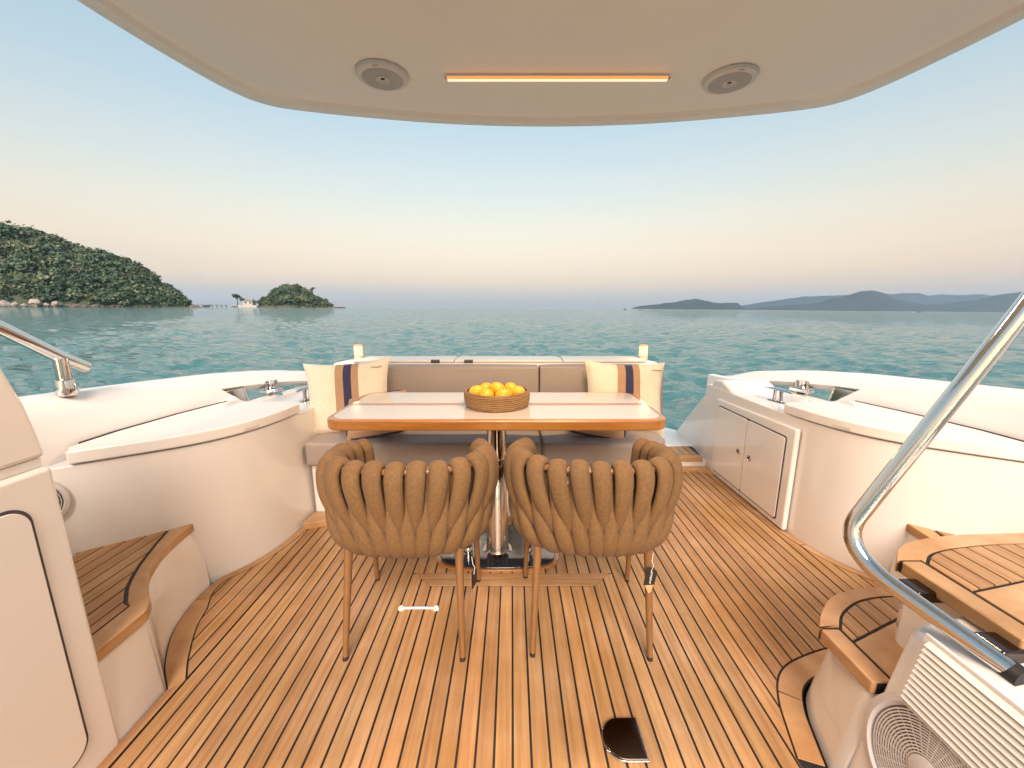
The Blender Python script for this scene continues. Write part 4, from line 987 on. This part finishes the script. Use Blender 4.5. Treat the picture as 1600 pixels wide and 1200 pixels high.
for fx, fy, tx, ty in ((-.212, -.196, -.196, -.128), (.200, -.198, .188, -.128), (-.238, .212, -.225, .165), (.222, .205, .215, .165)):
    a = np.array((CXc + fx, 1.36 + fy, .012)); b = np.array((CXc + tx, 1.36 + ty, .42))
    lg = tube('leg', [tuple(a), tuple(a + (b - a) * .5), tuple(b)], [.0098, .0125, .0155], 'chair_wood', chair, 14)
    v, f = sweep([tuple(a - (b - a) * .022), tuple(a + (b - a) * .012)], .0102, seg=12); obj('foot_cap', v, f, 'rubber', lg)
def copy_tree(o, parent=None):
    c = o.copy(); COL.objects.link(c); c.parent = parent
    for ch in list(o.children): copy_tree(ch, c)
    return c
chair2 = copy_tree(chair); chair2.location = (.292, 1.368, 0); chair2.rotation_euler = (0, 0, R(-2))
chair2['label'] = 'brown woven barrel chair on the right facing the table'

# tags hanging on the chairs
def tag_card(c, rz, ry, label, text):
    t = empty('hang_tag', c, label, 'tag', 'hang tags on the chairs')
    def L(x, y, z):
        p = Matrix.Translation(Vector(c)) @ Matrix.Rotation(rz, 4, 'Z') @ Matrix.Rotation(ry, 4, 'Y') @ Vector((x, y, z)); return tuple(p)
    nv = np.array(L(0, .0012, 0)) - np.array(L(0, 0, 0))
    slab('card', [L(-.020, 0, -.07), L(.020, 0, -.068), L(.022, 0, -.018), L(.004, 0, -.004), L(-.018, 0, 0)], tuple(nv), 'tag_black', t)
    slab('kraft_card', [L(-.018, .004, -.062), L(.006, .005, -.105), L(.016, .005, -.10), L(.021, .004, -.03), L(-.015, .003, -.01)], tuple(nv), 'tag_kraft', t)
    tube('string', [L(-.002, -.001, -.02), L(.002, -.003, .006), L(-.005, .0, .022), L(-.003, .004, .05)], .0011, 'ink_white', t, 6)
    if text:
        cu = bpy.data.curves.new('lettering', 'FONT'); cu.body = text; cu.size = .0125; cu.align_x = 'CENTER'; cu.align_y = 'CENTER'; cu.extrude = .0001
        tmp = bpy.data.objects.new('lettering_curve', cu); COL.objects.link(tmp); bpy.context.view_layer.update()
        me = bpy.data.meshes.new_from_object(tmp); bpy.data.objects.remove(tmp); me.materials.clear(); me.materials.append(M['ink_white'])
        o = bpy.data.objects.new('lettering', me); COL.objects.link(o)
        o.parent = t
        o.matrix_local = Matrix.Rotation(rz, 4, 'Z') @ Matrix.Rotation(ry, 4, 'Y') @ Matrix.Translation((.001, -.0012, -.04)) @ Matrix.Rotation(R(90), 4, 'X') @ Matrix.Rotation(R(90), 4, 'Z')
tag_card((.478, 1.186, .352), R(8), R(6), 'black tag with a kraft card on the right chair leg', 'artefacto')
tag_card((-.132, 1.20, .335), R(70), R(-3), 'black tag seen edge on beside the left chair leg', '')

# ------------------------------------------------------------------ deck fittings
lh = empty('lift_handle', (-.384, 1.397, .004), 'small white dog bone shaped lift handle set in the deck', 'handle')
v, f = sweep([(-.455, 1.397, .0085), (-.43, 1.397, .009), (-.385, 1.397, .0095), (-.34, 1.397, .009), (-.312, 1.397, .0085)], [.005, .0065, .0062, .0065, .005], [.004] * 5, seg=12, ref=[(0, 0, 1)] * 5); obj('bar', v, f, 'ink_white', lh)
for x in (-.455, -.312): lathe('end_pad', [(.012, .0), (.012, .006), (.009, .010), (.001, .0105)], (x, 1.397, .004), 'ink_white', lh, 20)
fs = empty('foot_switch', (.32, .90, .004), 'dark chrome half round cover plate set in the deck', 'cover plate')
dsh = [(.373, .846), (.373, .957)] + [(.318 + .056 * math.cos(a) - .002, .9015 + .0555 * math.sin(a)) for a in np.linspace(R(90), R(270), 22)]
prism('rim', [(.316 + (x - .316) * 1.04, .9015 + (y - .9015) * 1.04) for x, y in dsh], .0035, .009, 'chrome', fs, bevel=.002)
prism('cover', dsh, .009, .0135, 'steel_plate', fs, bevel=.003, seg=3)
box('hinge_slot', (.364, .866, .0132), (.371, .937, .0145), 'rubber', fs, bevel=.001)
tube('hinge_pin', [(.3705, .848, .0135), (.3705, .955, .0135)], .0022, 'chrome', fs, 10)

# ------------------------------------------------------------------ overhang
ZC = 2.10
rear_h = [(-1.305, 1.00), (-1.272, 1.40), (-1.215, 1.70), (-1.165, 1.85), (-1.105, 1.935), (-1.0, 1.99), (-.72, 2.06), (-.30, 2.13), (.165, 2.155)]
rear = cr(rear_h + mir(rear_h[:-1])[::-1], 5)
outl = [(-1.35, .12)] + rear + [(MX + 1.35, .12)]  # unseen front of the roof is cut short to let the fill light in
oh = empty('overhang', (.165, .8, ZC), 'beige moulded overhang roofing the cockpit', 'overhang')
cc = np.array([.165, .75])
def inset(d):
    o = []
    for x, y in outl:
        v = np.array([x, y]) - cc; o.append((x - np.sign(v[0]) * min(abs(v[0]), d) * (abs(v[0]) / 1.45) ** .5, y - (d if y > 1.5 else 0) * min(1, max(0, (y - 1.5) / .45))))
    return o
n = len(outl); rings = [(outl, ZC + .16), ([p for p in inset(-.012)], ZC + .06), (outl, ZC + .006), (inset(.03), ZC - .008), (inset(.075), ZC - .008), (inset(.088), ZC + .010), (inset(.10), ZC + .012)]
v = [(x, y, z) for r, z in rings for x, y in r]; F = grid_faces(len(rings), n, closed=True)
obj('rim', v, F, 'headliner', oh, angle=60)
prism('headlining', inset(.094), ZC + .011, ZC + .05, 'headliner', oh)
prism('roof_skin', inset(.001), ZC + .14, ZC + .16, 'gelcoat_plain', oh)
# LED strip
ls = empty('led_strip', (.178, 1.728, ZC), 'glowing warm LED strip light in the overhang', 'strip light')
a, b = -.252, .607
box('housing', (a - .006, 1.719, ZC + .001), (b + .006, 1.737, ZC + .0105), 'headliner', ls, bevel=.001)
for x in (a - .007, b + .007): box('end_clip', (x - .004, 1.7225, ZC - .003), (x + .004, 1.7335, ZC + .003), 'plastic_grey', ls, bevel=.001)
box('diffuser', (a, 1.7215, ZC - .009), (b, 1.7345, ZC + .003), 'led', ls, bevel=.002)
for q in (1.7185, 1.7347): box('halo_strip', (a, q, ZC - .0075), (b, q + .0028, ZC + .003), 'halo_glow', ls, bevel=.001)  # thin glowing strips added to imitate the orange halo along the light
al = bpy.data.lights.new('strip_light', 'AREA'); al.shape = 'RECTANGLE'; al.size = b - a; al.size_y = .012; al.energy = 14; al.color = (1, .66, .38)
ao = bpy.data.objects.new('strip_light', al); COL.objects.link(ao); ao.parent = ls; ao.location = (0, 0, -.012)
# round fittings beside the strip
for x, y, lab in ((-.504, 1.722, 'round white ceiling speaker left of the light strip'), (.862, 1.748, 'round white ceiling speaker right of the light strip')):
    d = empty('ceiling_speaker', (x, y, ZC), lab, 'ceiling speaker', 'round ceiling speakers beside the light strip')
    lathe('bezel', [(.098, .011), (.100, .006), (.095, -.003), (.078, -.008), (.076, -.006)], (x, y, ZC), 'plastic', d, 56)
    lathe('face', [(.078, -.004), (.077, -.0072), (.026, -.0085), (.024, -.004)], (x, y, ZC), 'plastic_grey', d, 48)
    lathe('socket', [(.026, -.003), (.025, -.0105), (.019, -.0105), (.017, -.002), (.001, -.001)], (x, y, ZC), 'plastic', d, 32)
    lathe('lens', [(.0165, -.002), (.0165, -.005), (.001, -.007)], (x, y, ZC), 'rubber', d, 24)
    prism('maker_mark', [(x - .010, y - .089), (x + .010, y - .089), (x + .010, y - .084), (x - .010, y - .084)], ZC - .0068, ZC - .003, 'plastic_grey', d)
